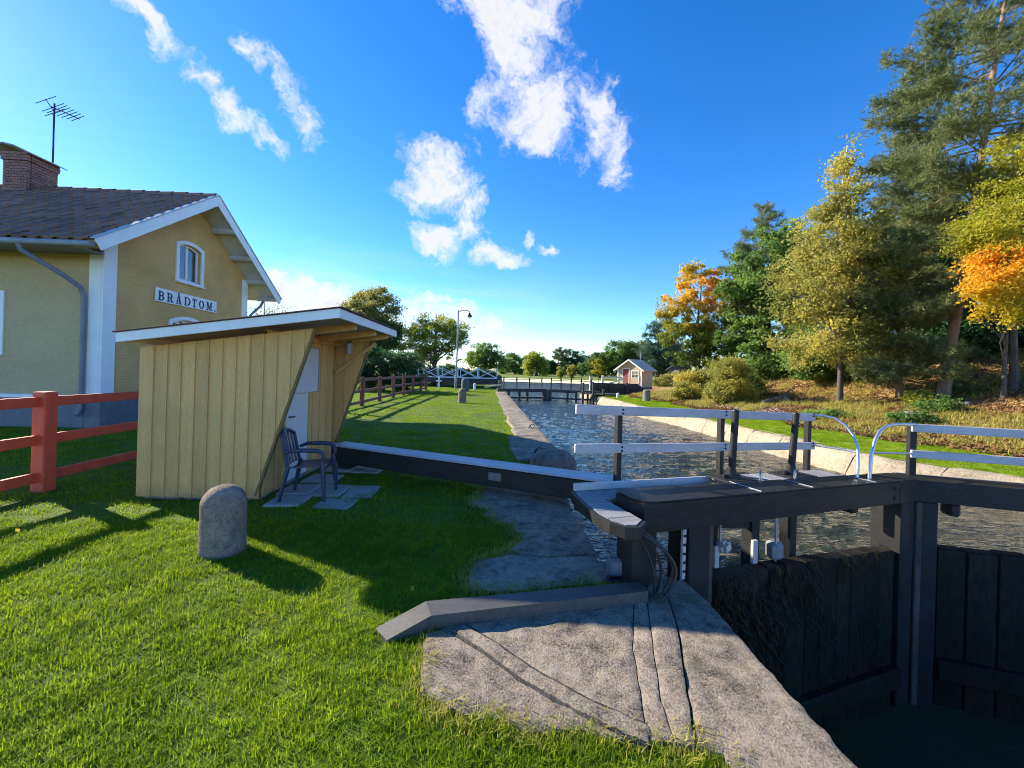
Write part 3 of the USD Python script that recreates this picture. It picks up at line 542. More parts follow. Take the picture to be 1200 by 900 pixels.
put('paddle_plate', cbox(1.415, 1.475, .17, .20, -.10, .17, .003), m_white_old)
put('paddle_plate', cbox(1.42, 1.50, .30, .33, .30, .44, .003), m_white_old)
g_ = [tube([(1.04 + .05 * math.cos(v), .15, .17 + .05 * math.sin(v)), (1.04 + .052 * math.cos(v + .9), .15, .17 + .052 * math.sin(v + .9))], .016, 7) for v in (0, 1.57, 3.14, 4.71)]
put('paddle_gear', cat(g_ + [tube([(1.04, .11, .17), (1.04, .22, .17)], .03, 12)]), m_white_old, 40)
put('spindle', tube([(1.0, .17, .20), (1.0, .17, .47)], .010, 8), m_steel, 40)
put('spindle', tube([(1.70, .17, -.05), (1.70, .17, .47)], .011, 8), m_steel, 40)
put('spindle', tube([(1.74, .19, .0), (1.74, .19, .47)], .011, 8), m_steel, 40)
put('bearing_block', cbox(1.66, 1.80, .14, .26, -.04, .13, .03), m_lampgrey)
put('cross_bar', bar((1.0, .27, .33), (1.5, .27, .28), .05, .07), m_black)
put('hanging_bracket', cbox(2.62, 2.72, .05, .20, .36, .440, .02), m_black)
# board face below water level, single planks, wet
r2 = random.Random(3); x = .80; k = 0
while x < L - .22:
    w = r2.uniform(.20, .29); w = min(w, L - .215 - x)
    put('face_plank', cbox(x, x + w - .004, .06 + r2.uniform(-.004, .004), .20, -3.4, -.02 - .07 * (x - .8) / 2.6 + r2.uniform(-.012, .012), .012), m_wetwood); x += w; k += 1
put('cross_beam', cbox(.78, L - .2, -.02, .07, -1.5, -1.28, .02), m_wetwood)

right, put, L2 = gate_leaf('lock_gate', 'farther black lock gate leaf running out at the right edge', HR, B + V(.03, .02, 0), -1, 0.0, .60, .22)
_put = put
pl = Polygon([(-.1, .0), (L2 + .02, .0), (L2 + .06, .33), (-.1, .33)])
bm = trimesh.creation.extrude_polygon(pl, .225, engine='earcut'); bm.apply_translation((0, 0, .36))
def flip(m): m = m.copy(); m.invert(); return m
putr = lambda nm, m, mat, smooth=False: put(nm, flip(m), mat, smooth)
putr('top_beam', bm, m_beam, 35)
for x in (L2 - .09, L2 - 1.6, L2 - 3.0): putr('rail_post', cbox(x - .033, x + .033, .255, .32, .58, 1.175, .005), m_black)
putr('rail_board', cbox(-.1, L2 - .06, .222, .252, 1.075, 1.165, .005), m_rail)
putr('rail_board', cbox(-.1, L2 - .06, .222, .252, .785, .872, .005), m_rail)
putr('deck_plank', cbox(-.1, L2 - .1, .335, .62, .50, .54, .004), m_greywood)
hoop = [(L2 - .09, .235, 1.155), (L2 + .14, .10, 1.16), (L2 + .28, .0, 1.145), (L2 + .38, -.09, 1.09), (L2 + .45, -.16, 1.0), (L2 + .50, -.21, .86), (L2 + .53, -.25, .60)]
putr('hoop_rail', tube(hoop, .017, 10), m_steel, True)
putr('hoop_rail', tube([(L2 - .07, .235, .83), (L2 + .2, .06, .845), (L2 + .49, -.21, .87)], .012, 8), m_steel, True)
putr('mitre_post', cbox(L2 - .20, L2 - .005, .02, .30, -3.6, .356, .012), m_black)
putr('mitre_strip', cbox(L2 - .045, L2 + .012, -.02, .02, -3.6, .355, .008), M('worn_timber_edge', (.13, .115, .095), (.06, .053, .045), 6, .9, .003, 40, (1, 1, .3), spec=.1))
putr('hanging_bracket', cat([cbox(L2 - .40, L2 - .30, .04, .20, .22, .358, .02)]), m_black)
x = .1; k = 0
while x < L2 - .22:
    w = min(r2.uniform(.20, .29), L2 - .215 - x)
    putr('face_plank', cbox(x, x + w - .004, .06 + r2.uniform(-.004, .004), .20, -3.4, -.12 + r2.uniform(-.012, .012), .012), m_wetwood); x += w
putr('cross_beam', cbox(.05, L2 - .2, -.02, .07, -1.5, -1.28, .02), m_wetwood)

# weeds hanging on the wet gate
rg = np.random.default_rng(5); dv, nv, _ = frame(A, B); vs, fs = [], []
for i in range(2200):
    s = rg.uniform(.80, 3.1) if i % 3 else rg.uniform(.8, 1.5); z = -.03 - abs(rg.normal(0, .8)); ln = rg.uniform(.02, .16) ** 1.0
    if meshkit.noise(np.array([[s * 3.1, z * 2.2, 4.0]]), 6)[0] < .40: continue
    base = A + dv * s + nv * (.05 - rg.uniform(0, .05)) + V(0, 0, z); w = rg.uniform(.002, .008)
    j = rg.normal(0, .03, 3); mid = base + V(0, 0, -ln * .5) + dv * j[0] - nv * abs(j[1]); end = base + V(0, 0, -ln) + dv * j[2] * 1.6
    k = len(vs); vs += [base - dv * w, base + dv * w, mid - dv * w * .8, mid + dv * w * .8, end]; fs += [(k, k + 2, k + 1), (k + 1, k + 2, k + 3), (k + 2, k + 4, k + 3)]
m_weed = leafmat('water_weed', [(0, (.015, .022, .006)), (.5, (.045, .04, .015)), (.85, (.13, .095, .045)), (1, (.24, .19, .10))], .5, .3)
obj('water_weed', (np.array(vs), np.array(fs)), m_weed, None, label='brown and green weed hanging on the wet planks of the lock gate', cat='weed', kind='stuff')

# cables at the hinge
t = thing('cable_bundle', 'black cables looping down from the gate heel to the stone', 'cables')
for k, (o, sw, by) in enumerate([(0, .06, 0), (.03, .10, .05), (.05, .16, .02), (.02, .20, -.03)]):
    s = np.linspace(0, 1, 12); pts = [(1.03 + o + sw * math.sin(PI * v) * .9 + .16 * v, 2.90 - .02 * k + by * v - .04 * v, .50 - .46 * v) for v in s]
    obj('cable', tube(pts, .011 if k != 2 else .014, 8), m_cable, t, True)
t = thing('anchor_block', 'dark iron hinge anchor bolted on the stone beside the gate heel', 'anchor', (1.02, 3.14, .0))
obj('plate', cbox(-.16, .14, -.08, .08, .0, .03, .01), m_iron, t); obj('lug', cbox(-.10, .06, -.045, .045, .03, .17, .02), m_plinth, t)
obj('strap', bar((-.02, 0, .12), (.22, -.06, .30), .05, .02), m_iron, t)

# balance beam on the lawn
t = thing('balance_beam', 'long black beam with a pale top lying from the lawn to the gate', 'beam')
p0, p1 = V(-2.52, 6.58, .0), V(1.42, 4.72, .0); d, n, L3 = frame(p0, p1)
pr = lambda nm, m, mat: obj(nm, local(m, p0, d, n), mat, t)
pr('beam', cbox(0, L3, -.14, .16, .10, .35, .012), m_beam); pr('top_board', cbox(-.01, L3 + .005, -.15, .17, .352, .378, .006), M('pale_worn_board', (.46, .47, .50), (.33, .34, .37), 3, .5, .001, 40, fine=.2))
pr('plaque', cbox(2.78, 2.96, -.147, -.139, .19, .29, .002), M('grey_plaque', (.17, .17, .175), rough=.5)); pr('support', cbox(.10, .30, -.10, .12, -.02, .097, .01), m_black)

# ------------------------------------------------------------------ stone bollards
def bollard(label, x, y, r, h, dome_, mat, seed=0, name='stone_bollard', group=None):
    prof = [(0, -.05), (r * 1.0, -.05)] + [(r * (1.02 - .04 * v), v * (h - dome_)) for v in np.linspace(0, 1, 8)]
    prof += [(r * .98 * math.cos(v), h - dome_ + dome_ * math.sin(v)) for v in np.linspace(.12, PI / 2 - .02, 12)] + [(0, h)]
    m = lathe(prof, 40); nrm = meshkit.fbm(m.vertices * 6 + seed, 4, seed) - .5
    m.vertices[:, :2] *= (1 + .09 * nrm)[:, None]; m.vertices[:, 2] += .03 * nrm * (m.vertices[:, 2] > .1)
    m.apply_translation((x, y, 0)); return tag(obj(name, m, mat, None, True), label, 'bollard', group)
bollard('large rounded granite bollard on the sunny grass in front of the shed', -2.32, 3.56, .170, .57, .155, m_granite_b, 1)
bollard('slim rounded stone bollard on the far lawn, lit on its left side', -1.66, 19.9, .20, .70, .2, m_granite_b, 2)
bollard('square topped grey stone post on the right bank beside the gravel path', 8.75, 23.0, .21, .78, .06, m_rockgrey, 3, 'stone_post')
bollard('small pale stone bollard at the end of the right lawn by the far gate', 7.75, 25.2, .11, .45, .08, m_palewood, 4)

# ------------------------------------------------------------------ shed
shed = thing('wooden_shed', 'small yellow board shed with a sloping roof and open slanted front', 'shed')
X0, X1, XF = -4.17, -2.76, -2.12
YN, YB = 4.87, 7.0
ztop = lambda x: 2.275 + .146 * (x + 1.79) - .16
def side_wall(yw, flip_):
    wall = Polygon([(X0, .03), (X1, .03), (X1, .20), (-2.735, .27), (-2.16, ztop(-2.16)), (X0, ztop(X0))])
    r = random.Random(5 + flip_); x = X0; k = 0
    while x < -2.1:
        w = .1565
        bd = wall.intersection(sbox(x + .002, 0, x + w - .003, 4))
        if bd.area > .002:
            m = trimesh.creation.extrude_polygon(bd, .021, engine='earcut')
            # lap: one edge proud of the next board
            m.vertices[:, 2] += (m.vertices[:, 0] - x) / w * .014
            T = np.eye(4); T[:3, 0], T[:3, 1], T[:3, 2], T[:3, 3] = (1, 0, 0), (0, 0, 1), (0, -1, 0), (0, yw, 0)
            m.apply_transform(T); obj('wall_board', m, m_yellow, shed)
            bt = wall.intersection(sbox(x + w - .012, 0, x + w + .012, 4))
            if bt.area > .001 and not flip_:
                m = trimesh.creation.extrude_polygon(bt, .012, engine='earcut'); T[:3, 3] = (0, yw - .022, 0); m.apply_transform(T); obj('batten', m, m_yellow_dk if 0 else m_yellow, shed)
        x += w; k += 1
    bk = trimesh.creation.extrude_polygon(wall.buffer(-.01), .02, engine='earcut'); T = np.eye(4); T[:3, 0], T[:3, 1], T[:3, 2], T[:3, 3] = (1, 0, 0), (0, 0, 1), (0, -1, 0), (0, yw + .024, 0); bk.apply_transform(T)
    obj('wall_lining', bk, m_yellow_dk, shed)
    obj('slanted_trim', bar((-2.80, yw - .010, .06), (-2.165, yw - .010, ztop(-2.17)), .05, .032, (1, 0, 0)), m_yellow_dk, shed)
side_wall(YN, 0); side_wall(YB, 1)
# inner front wall facing the canal
yv = YN + .03
while yv < YB - .1:
    w = .125
    if not (5.36 < yv + w / 2 < 6.02):
        obj('front_board', cbox(X1 - .022, X1 + .002 + .012 * ((yv * 8) % 2 > 1), yv, yv + w - .005, .03, 2.02, .004), m_yellow, shed)
    else:
        obj('front_board', cbox(X1 - .022, X1, yv, yv + w - .005, 1.92, 2.02, .004), m_yellow, shed)
    yv += w
obj('wall_lining', cbox(X1 - .06, X1 - .026, YN + .03, YB - .03, .03, 2.0, .004), m_yellow_dk, shed)
dr = obj('door', cbox(X1 - .02, X1 + .012, 5.38, 6.0, .06, 1.90, .006), m_door, shed)
obj('door_handle', tube([(X1 + .012, 5.46, .92), (X1 + .05, 5.46, .92), (X1 + .05, 5.54, .92)], .010, 8), m_iron, dr, True)
obj('door_frame', cat([cbox(X1 - .02, X1 + .022, 5.33, 5.375, .03, 1.95, .004), cbox(X1 - .02, X1 + .022, 6.005, 6.05, .03, 1.95, .004), cbox(X1 - .02, X1 + .022, 5.375, 6.005, 1.905, 1.95, .004)]), m_yellow, shed)
obj('floor_sill', cbox(X0 + .03, X1 - .03, YN + .05, YB - .05, -.05, .05, .01), m_greywood, shed)
wb = thing('notice_board', 'white notice board on the shed front beside the door', 'notice board', (X1 + .016, 5.82, 1.55)); obj('panel', cbox(.006, .03, -.34, .40, -.32, .32, .004), m_door, wb)
obj('edge_strip', cbox(.0, .034, .402, .425, -.33, .33, .003), m_greywood, wb)
lp = thing('wall_lantern', 'small grey lantern hanging under the shed roof', 'lantern', (-2.45, 6.72, 1.93)); obj('lamp_body', lathe([(0, -.10), (.045, -.10), (.06, .06), (.03, .09), (0, .09)], 14), m_lampgrey, lp, 40); obj('bracket', bar((0, 0, .09), (0, .2, .12), .02, .02), m_iron, lp)
# roof
rf = Polygon([(-4.36, 0), (-1.79, 0), (-1.79, 2.9), (-4.36, 2.9)])
def roofplane(z0, th, mat, name, x0=-4.20, x1=-1.79, y0=4.60, y1=7.15):
    sl = .146; m = cbox(x0, x1, y0, y1, 0, th, .005); m.vertices[:, 2] += 2.275 + sl * (m.vertices[:, 0] + 1.79) + z0; return obj(name, m, mat, shed)
roofplane(.0, .014, m_felt, 'roof_felt', -4.235, -1.755, 4.565, 7.19)
roofplane(-.045, .043, m_white_old, 'soffit_board', -4.18, -1.81, 4.62, 7.12)
for nm, (x0, x1, y0, y1) in (('fascia_board', (-4.21, -1.785, 4.585, 4.612)), ('fascia_board', (-4.21, -1.785, 7.14, 7.167)), ('fascia_board', (-1.812, -1.785, 4.614, 7.138)), ('fascia_board', (-4.21, -4.185, 4.614, 7.138))):
    roofplane(-.112, .110, m_white, nm, x0, x1, y0, y1)
for yv in (5.35, 6.2, 6.85): obj('rafter', bar((-4.1, yv, ztop(-4.1) + .04), (-1.86, yv, ztop(-1.86) + .04), .05, .09), m_yellow, shed)
obj('wall_plate', cbox(X1 - .02, X1 + .06, YN + .03, YB - .03, 1.955, 2.03, .005), m_yellow, shed)
obj('brace', bar((-2.70, 6.85, 1.5), (-2.05, 6.85, 2.02), .05, .05), m_yellow, shed)

# paving tiles in front of the shed
pv = thing('paving', 'worn concrete paving slabs let into the grass by the shed door', 'paving')
r = random.Random(2)
for x, yv, a_, w_, l_ in [(-2.70, 5.08, .03, .40, .42), (-2.28, 5.05, -.04, .38, .46), (-1.88, 5.02, .05, .37, .5), (-2.05, 4.62, -.06, .42, .36), (-2.62, 4.66, .05, .40, .38), (-2.66, 5.62, -.03, .45, .42), (-2.62, 6.25, .04, .42, .44), (-2.18, 6.22, -.05, .42, .40)]:
    m = cbox(x, x + w_, yv, yv + l_, -.05, .016 + r.uniform(-.006, .006), .010); m.apply_transform(trimesh.transformations.rotation_matrix(a_, (0, 0, 1), (x + .2, yv + .2, 0)))
    obj('paving_slab', m, m_concrete, pv)

# garden chair
ch = thing('garden_chair', 'dark blue plastic garden armchair standing against the shed', 'chair', (-2.24, 5.02, .02), 6)
UsdGeom.Xformable(ch).AddScaleOp().Set(Gf.Vec3f(.86, .86, .94))
def dish(u, v): return .40 + .02 * (2 * u - 1) ** 2 * 1.0 - .015 * v
us_, vs_ = np.linspace(0, 1, 13), np.linspace(0, 1, 13)
def shell(P, th):
    """A curved sheet of points P[i, j] with thickness along its normals."""
    n, k, _ = P.shape; du = np.gradient(P, axis=0); dv_ = np.gradient(P, axis=1); nn = np.cross(du, dv_); nn /= np.linalg.norm(nn, axis=2, keepdims=True)
    v = np.vstack([(P + nn * th / 2).reshape(-1, 3), (P - nn * th / 2).reshape(-1, 3)]); i = np.arange(n * k).reshape(n, k); o = n * k
    f = []
    for a_ in range(n - 1):
        for b_ in range(k - 1):
            q_ = (i[a_, b_], i[a_ + 1, b_], i[a_ + 1, b_ + 1], i[a_, b_ + 1]); f += [q_, tuple(o + w for w in q_[::-1])]
    rimi = list(i[0, :]) + list(i[1:, -1]) + list(i[-1, -2::-1]) + list(i[-2:0:-1, 0])
    for a_, b_ in zip(rimi, rimi[1:] + rimi[:1]): f.append((a_, b_, b_ + o, a_ + o))
    m = trimesh.Trimesh(v, [(q_[0], q_[1], q_[2]) for q_ in f] + [(q_[0], q_[2], q_[3]) for q_ in f], process=False); m.fix_normals(); return m
P = np.array([[(-.21 + .44 * u, (-.225 + .45 * v) * (1 + .06 * u), .41 + .025 * u - .02 * math.sin(PI * v) - .05 * max(0, u - .85) / .15 * .5) for v in vs_] for u in us_]); obj('seat', shell(P, .016), m_plastic, ch, 50)
back = lambda s, h: V(-.235 - .10 * h - .035 * math.cos(s * PI / 2) , .235 * s * (1 - .12 * h), .40 + .46 * h)
bk = sub('backrest', ch)
rail = [back(s, 1.0 - .16 * s * s) for s in np.linspace(-1, 1, 17)]; obj('top_rail', tube(rail, .026, 10), m_plastic, bk, True)
for s in (-1, 1): obj('side_rail', tube([back(s, h) for h in np.linspace(0, .84, 6)], .022, 10), m_plastic, bk, True)
for s in np.linspace(-.66, .66, 5):
    Pq = np.array([[back(s + w, h) for w in (-.10, 0, .10)] for h in np.linspace(.04, .95 - .1 * s * s, 6)]); obj('slat', shell(Pq, .008), m_plastic, bk, 50)
for s in (-1, 1):
    obj('armrest', tube([(-.25, .25 * s, .60), (-.16, .275 * s, .635), (.0, .285 * s, .64), (.16, .28 * s, .635), (.235, .27 * s, .60), (.245, .265 * s, .50)], [.02, .025, .028, .028, .026, .022], 10), m_plastic, ch, True)
    obj('leg', tube([(.215, .24 * s, .50), (.235, .255 * s, .40), (.27, .285 * s, .0)], [.026, .036, .022], 8), m_plastic, ch, 60)
    obj('leg', tube([(-.22, .22 * s, .44), (-.24, .24 * s, .36), (-.315, .27 * s, .0)], [.024, .034, .022], 8), m_plastic, ch, 60)

# ------------------------------------------------------------------ red fence
FX = -5.5
def fence(label, ys_, x_of, h=1.2, pw=.155, rails=(1.08, .62, .17), rh=.12, mat=m_red):
    t = thing('red_fence', label, 'fence')
    for yv in ys_: obj('post', cbox(x_of(yv) - pw / 2, x_of(yv) + pw / 2, yv - pw / 2, yv + pw / 2, -.1, h, .012), mat, t)
    for a_, b_ in zip(ys_[:-1], ys_[1:]):
        for z in rails: obj('rail', bar((x_of(a_) + .0, a_ + pw / 2 - .01, z), (x_of(b_) + .0, b_ - pw / 2 + .01, z), .05, rh), mat, t)
    return t
fence('red painted post and rail fence between the shed and the yellow house', [-5.2, -2.6, 0.0, 2.55, 5.12, 7.7, 10.2], lambda yv: FX + 0 * yv)
fence('farther red brown post and rail fence ending near the street lamp', [12.0, 14.3, 16.9, 19.4, 21.9, 24.3, 26.6, 28.9, 30.6], lambda yv: -5.55 + .035 * max(0, yv - 24), mat=m_redbrown)

# ------------------------------------------------------------------ yellow house
hs = thing('yellow_house', 'yellow painted brick house with brown tiled roof and white trim', 'house')
WX, WY0, WY1, WXL = -9.3, 9.8, 15.15, -20.0
YC = (WY0 + WY1) / 2; ZE, ZP = 4.15, 6.62; OV = .72; Y0R, Y1R = 8.85, 16.10
slope = (ZP - ZE) / (YC - Y0R)
zr = lambda yv: ZP - slope * abs(yv - YC)
wall = Polygon([(WY0, .0), (WY1, .0), (WY1, zr(WY1) - .12), (YC, zr(YC) - .12), (WY0, zr(WY0) - .12)])
def arched(y0, y1, z0, z1, rise):
    c = (y0 + y1) / 2; return Polygon([(y0, z0), (y1, z0)] + [(c + (y1 - y0) / 2 * v, z1 - rise * v * v) for v in np.linspace(1, -1, 9)])
W1 = arched(11.98, 12.86, 4.00, 5.10, .10); W2 = arched(11.80, 12.95, 1.35, 2.85, .12)
gw = wall.difference(W1).difference(W2)
obj('gable_wall', prism(gw, -.3, (WX, 0, 0), (0, 1, 0), (0, 0, 1)), m_house, hs)
lwall = sbox(WXL, 0, WX - .305, ZE - .0).difference(sbox(-12.75, 1.75, -11.62, 3.05))
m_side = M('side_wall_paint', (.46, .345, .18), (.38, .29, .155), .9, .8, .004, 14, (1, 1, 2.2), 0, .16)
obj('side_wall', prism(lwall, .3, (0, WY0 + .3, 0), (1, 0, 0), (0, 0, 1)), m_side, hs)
obj('side_wall', cbox(WXL, WX - .305, WY1 - .3, WY1, 0, zr(WY1) - .2, .01), m_house, hs); obj('side_wall', cbox(WXL, WXL + .3, WY0 + .302, WY1 - .302, 0, 4.2, .01), m_house, hs)
obj('corner_pilaster', cat([cbox(WX - .02, WX + .035, WY0 - .035, WY0 + .30, .75, zr(WY0) - .15, .006), cbox(WX - .30, WX - .022, WY0 - .035, WY0 - .003, .75, ZE - .02, .006)]), m_white, hs)
obj('corner_pilaster', cbox(WX - .02, WX + .035, WY1 - .26, WY1 + .035, .75, zr(WY1) - .15, .006), m_white, hs)
obj('plinth', cat([cbox(WX - .3, WX + .07, WY0 - .07, WY1 + .07, -.1, .66, .01), cbox(WXL, WX - .302, WY0 - .07, WY0 + .2, -.1, .66, .01)]), m_plinth, hs)
obj('water_table', cat([cbox(WX - .3, WX + .10, WY0 - .10, WY1 + .10, .665, .76, .015), cbox(WXL, WX - .302, WY0 - .10, WY0 + .2, .665, .76, .015)]), m_white, hs)
def window(poly, y0, y1, z0, z1, trim=.10):
    """Arched gable window: trim on the wall, two casements, a sill."""
    w = sub('window', hs)
    obj('frame', prism(poly.buffer(trim, join_style=2).difference(poly.buffer(-.005)), .04, (WX - .002, 0, 0), (0, 1, 0), (0, 0, 1)), m_white, w)
    mid = (y0 + y1) / 2; inner = poly.buffer(-.004); holes = [inner.buffer(-.055).intersection(sbox(y0, 0, mid - .035, 9)), inner.buffer(-.055).intersection(sbox(mid + .035, 0, y1, 9))]
    sash = inner
    for h in holes: sash = sash.difference(h)
    obj('sash', prism(sash, .05, (WX - .14, 0, 0), (0, 1, 0), (0, 0, 1)), m_white, w)
    for h in holes: obj('pane', prism(h.buffer(.004), .006, (WX - .12, 0, 0), (0, 1, 0), (0, 0, 1)), m_glass, w)
    obj('sill', cbox(WX - .1, WX + .09, y0 - .11, y1 + .11, z0 - .09, z0 - .045, .008), m_white, w)
    obj('curtain', cat([cbox(WX - .24, WX - .225, y0 + .02, y0 + .28, z0 + .02, z1 - .05, .003), cbox(WX - .24, WX - .225, y1 - .22, y1 - .02, z0 + .02, z1 - .05, .003)]), m_curtain, w)
    obj('dark_room', cbox(WX - .75, WX - .45, y0 - .2, y1 + .2, z0 - .2, z1 + .2, .01), m_dark, w)
window(W1, 11.98, 12.86, 4.00, 5.10); window(W2, 11.80, 12.95, 1.35, 2.85)
w = sub('window', hs)
obj('frame', cat([cbox(-11.62, -11.50, WY0 - .03, WY0 + .1, 1.65, 3.15, .006), cbox(-12.87, -12.75, WY0 - .03, WY0 + .1, 1.65, 3.15, .006), cbox(-12.75, -11.62, WY0 - .03, WY0 + .1, 3.03, 3.15, .006), cbox(-12.75, -11.62, WY0 - .06, WY0 + .1, 1.65, 1.75, .006)]), m_white, w)
obj('sash', cat([cbox(-11.69, -11.622, WY0 + .08, WY0 + .13, 1.76, 3.02, .005), cbox(-12.22, -12.15, WY0 + .08, WY0 + .13, 1.76, 3.02, .005)]), m_white, w); obj('pane', cbox(-12.74, -11.63, WY0 + .10, WY0 + .106, 1.76, 3.02, .001), m_glass, w); obj('dark_room', cbox(-12.9, -11.5, WY0 + .5, WY0 + .7, 1.6, 3.2, .01), m_dark, w)
# sign board with slab letters
sg = thing('house_sign', 'white name board with BRÅDTOM. in dark slab letters on the gable', 'sign', (WX + .012, 11.20, 3.24))
obj('board', cbox(0, .028, 0, 2.36, 0, .37, .004), m_white, sg)
def letters(h):
    s, f, out = .19 * h, .10 * h, []
    R = lambda x0, y0, x1, y1: sbox(x0, y0, x1, y1)
    def ring(w, hh=h, y0=0): o = affinity.scale(Point(0, 0).buffer(1, 24), w / 2, hh / 2); i = affinity.scale(Point(0, 0).buffer(1, 24), w / 2 - s, hh / 2 - f * 1.15); return affinity.translate(o.difference(i), w / 2, y0 + hh / 2)
    st = lambda x: R(x, 0, x + s, h); U = lambda *a: __import__('shapely').union_all(list(a))
    foot = lambda x, w=1.9, y=0: R(x + s / 2 - s * w / 2, y, x + s / 2 + s * w / 2, y + f)
    w = .62 * h
    bowl = lambda y0, y1, ww: affinity.translate(affinity.scale(Point(0, 0).buffer(1, 16), ww, (y1 - y0) / 2).difference(affinity.scale(Point(0, 0).buffer(1, 16), ww - s * .95, (y1 - y0) / 2 - f)).intersection(sbox(0, -9, 9, 9)), s * 1.6, (y0 + y1) / 2)
    b_ = U(st(s * .45), R(0, 0, s * 1.8, f), R(0, h - f, s * 1.8, h), R(s, h * .47, s * 1.8, h * .47 + f), bowl(0, h * .47 + f, w * .72), bowl(h * .47, h, w * .66))
    r_ = U(st(s * .45), foot(s * .45), R(0, h - f, s * 1.8, h), R(s, h * .44, s * 1.9, h * .44 + f), bowl(h * .44, h, w * .68), Polygon([(s * 2.0, h * .5), (s * 3.1, h * .5), (w + s * .9, 0), (w - s * .1, 0)]), R(w - s * .3, 0, w + s * 1.2, f))
    def a_letter():
        W = .80 * h; m_ = W / 2; L_ = Polygon([(m_ - s * .45, h), (m_ + s * .1, h), (s * 1.1, 0), (s * .45, 0)]); Rr = Polygon([(m_ - s * .35, h), (m_ + s * .5, h), (W - s * .3, 0), (W - s * 1.4, 0)])
        return U(L_, Rr, R(W * .27, h * .27, W * .74, h * .27 + f), R(0, 0, s * 1.7, f), R(W - s * 1.9, 0, W + s * .1, f)), W
    A_, WA = a_letter(); ringA = affinity.translate(Point(0, 0).buffer(.13 * h, 16).difference(Point(0, 0).buffer(.06 * h, 12)), WA / 2, h * 1.15)
    d_ = U(st(s * .45), R(0, 0, s * 1.8, f), R(0, h - f, s * 1.8, h), affinity.translate(affinity.scale(Point(0, 0).buffer(1, 24), w * .95, h / 2).difference(affinity.scale(Point(0, 0).buffer(1, 24), w * .95 - s, h / 2 - f)).intersection(sbox(0, -9, 9, 9)), s * 1.6, h / 2))
    t_ = U(R(w / 2 - s / 2, 0, w / 2 + s / 2, h), foot(w / 2 - s / 2, 2.2), R(0, h - f, w, h), R(0, h * .70, f * .8, h), R(w - f * .8, h * .70, w, h))
    WM = .98 * h; m_ = U(R(s * .5, 0, s * 1.0, h), R(WM - s * 1.5, 0, WM - s * .5, h), R(0, 0, s * 1.5, f), R(WM - s * 2, 0, WM, f), R(0, h - f, s * 1.4, h), R(WM - s * 1.4, h - f, WM, h), Polygon([(s * .5, h), (s * 1.5, h), (WM / 2 + s * .3, h * .1), (WM / 2 - s * .5, h * .1)]), Polygon([(WM - s * 1.4, h), (WM - s * .9, h), (WM / 2 + s * .3, h * .1), (WM / 2 - s * .3, h * .1)]))
    return [(b_, .70 * h), (r_, .78 * h), (U(A_, ringA), WA), (d_, .80 * h), (t_, w), (ring(.82 * h), .82 * h), (m_, WM), (Point(0, 0).buffer(.115 * h, 10).buffer(0), .1 * h)]
lt = letters(.262); tot = sum(w for _, w in lt); gap = (2.36 - .16 - tot) / 7; yv = .08
for k, (g, w) in enumerate(lt):
    if k == 7: g = affinity.translate(g, .02, .02)
    obj('letter', cat([prism(affinity.translate(p, yv, .035), .006, (.0285, 0, 0), (0, 1, 0), (0, 0, 1)) for p in getattr(g, 'geoms', [g])]), m_ink, sg); yv += w + gap
# roof: deck, tiles, ridge, barge boards, soffit
XR = WX + OV; XL = WXL - .4; ang = math.atan(slope); sl = math.hypot(1, slope)
def on_roof(side, x, v, n=0.0):
    """Point on the roof slope: v metres down from the ridge, n above the deck; side -1 faces the camera."""
    return V(x, YC + side * v * math.cos(ang) + side * n * math.sin(ang), ZP - v * math.sin(ang) + n * math.cos(ang))
VL = (YC - Y0R) / math.cos(ang)
def roof_box(side, x0, x1, v0, v1, n0, n1, b=.005):
    m = cbox(x0, x1, v0, v1, n0, n1, b); v = m.vertices.copy(); m.vertices = np.array([on_roof(side, *p) for p in v])
    if side > 0: pass
    m.fix_normals(); return m
for s in (-1, 1):
    obj('roof_deck', roof_box(s, XL, XR, .0 if s > 0 else .0, VL - .02, -.10, -.012), m_white_old, hs)
    obj('barge_board', roof_box(s, XR + .001 - .002 * s, XR + .035 - .003 * s, -.09, VL + .03, -.22, .035), m_white, hs)
    obj('barge_cap', roof_box(s, XR - .08 + .002 * s, XR + .055 + .003 * s, -.03, VL + .04, .037, .062), M('barge_cap_metal', (.42, .44, .47), rough=.4) if s < 0 else UsdShade.Material.Get(stage, '/World/Looks/barge_cap_metal'), hs)
    for v_ in (1.1, 2.2, 3.3, 4.2): obj('purlin_end', roof_box(s, WX + .005, XR - .005, v_ - .06, v_ + .06, -.24, -.105), m_white_old, hs)
TW, TL = .31, .40; nx = int((XR - .09 + 18.6) / TW); nv_ = int(VL / (TL - .045))
u = np.linspace(0, 1, 7)
prof = .028 * np.sin(u * 2 * PI + .5) + .018
tiles = []
for i in range(nx):
    for j in range(nv_):
        x1 = XR - .085 - i * TW; v0 = .05 + j * (VL - .05) / nv_; tiles.append((x1, v0))
camp = V(0, 0, HEIGHT); tiles.sort(key=lambda q_: np.linalg.norm(on_roof(-1, q_[0], q_[1]) - camp))
rt_ = random.Random(11); rest = []
def tile(side, x1, v0):
    dx, dn = rt_.uniform(-.006, .006), rt_.uniform(-.004, .006); vv = []
    L_ = (VL - .05) / nv_ + .05
    for v_, nn in ((v0, .0), (v0 + L_, .046)):
        for uu, pz in zip(u, prof): vv.append(on_roof(side, x1 - TW * uu * 1.03 + dx, v_, nn + pz + dn))
    for uu, pz in zip(u, prof): vv.append(on_roof(side, x1 - TW * uu * 1.03 + dx, v0 + L_, pz + dn - .004))
    f = []
    for r_ in (0, 7):
        for c_ in range(6): f += [(r_ + c_, r_ + 7 + c_, r_ + 8 + c_), (r_ + c_, r_ + 8 + c_, r_ + 1 + c_)]
    m = trimesh.Trimesh(np.array(vv), f, process=False)
    if side > 0: m.invert()
    return m
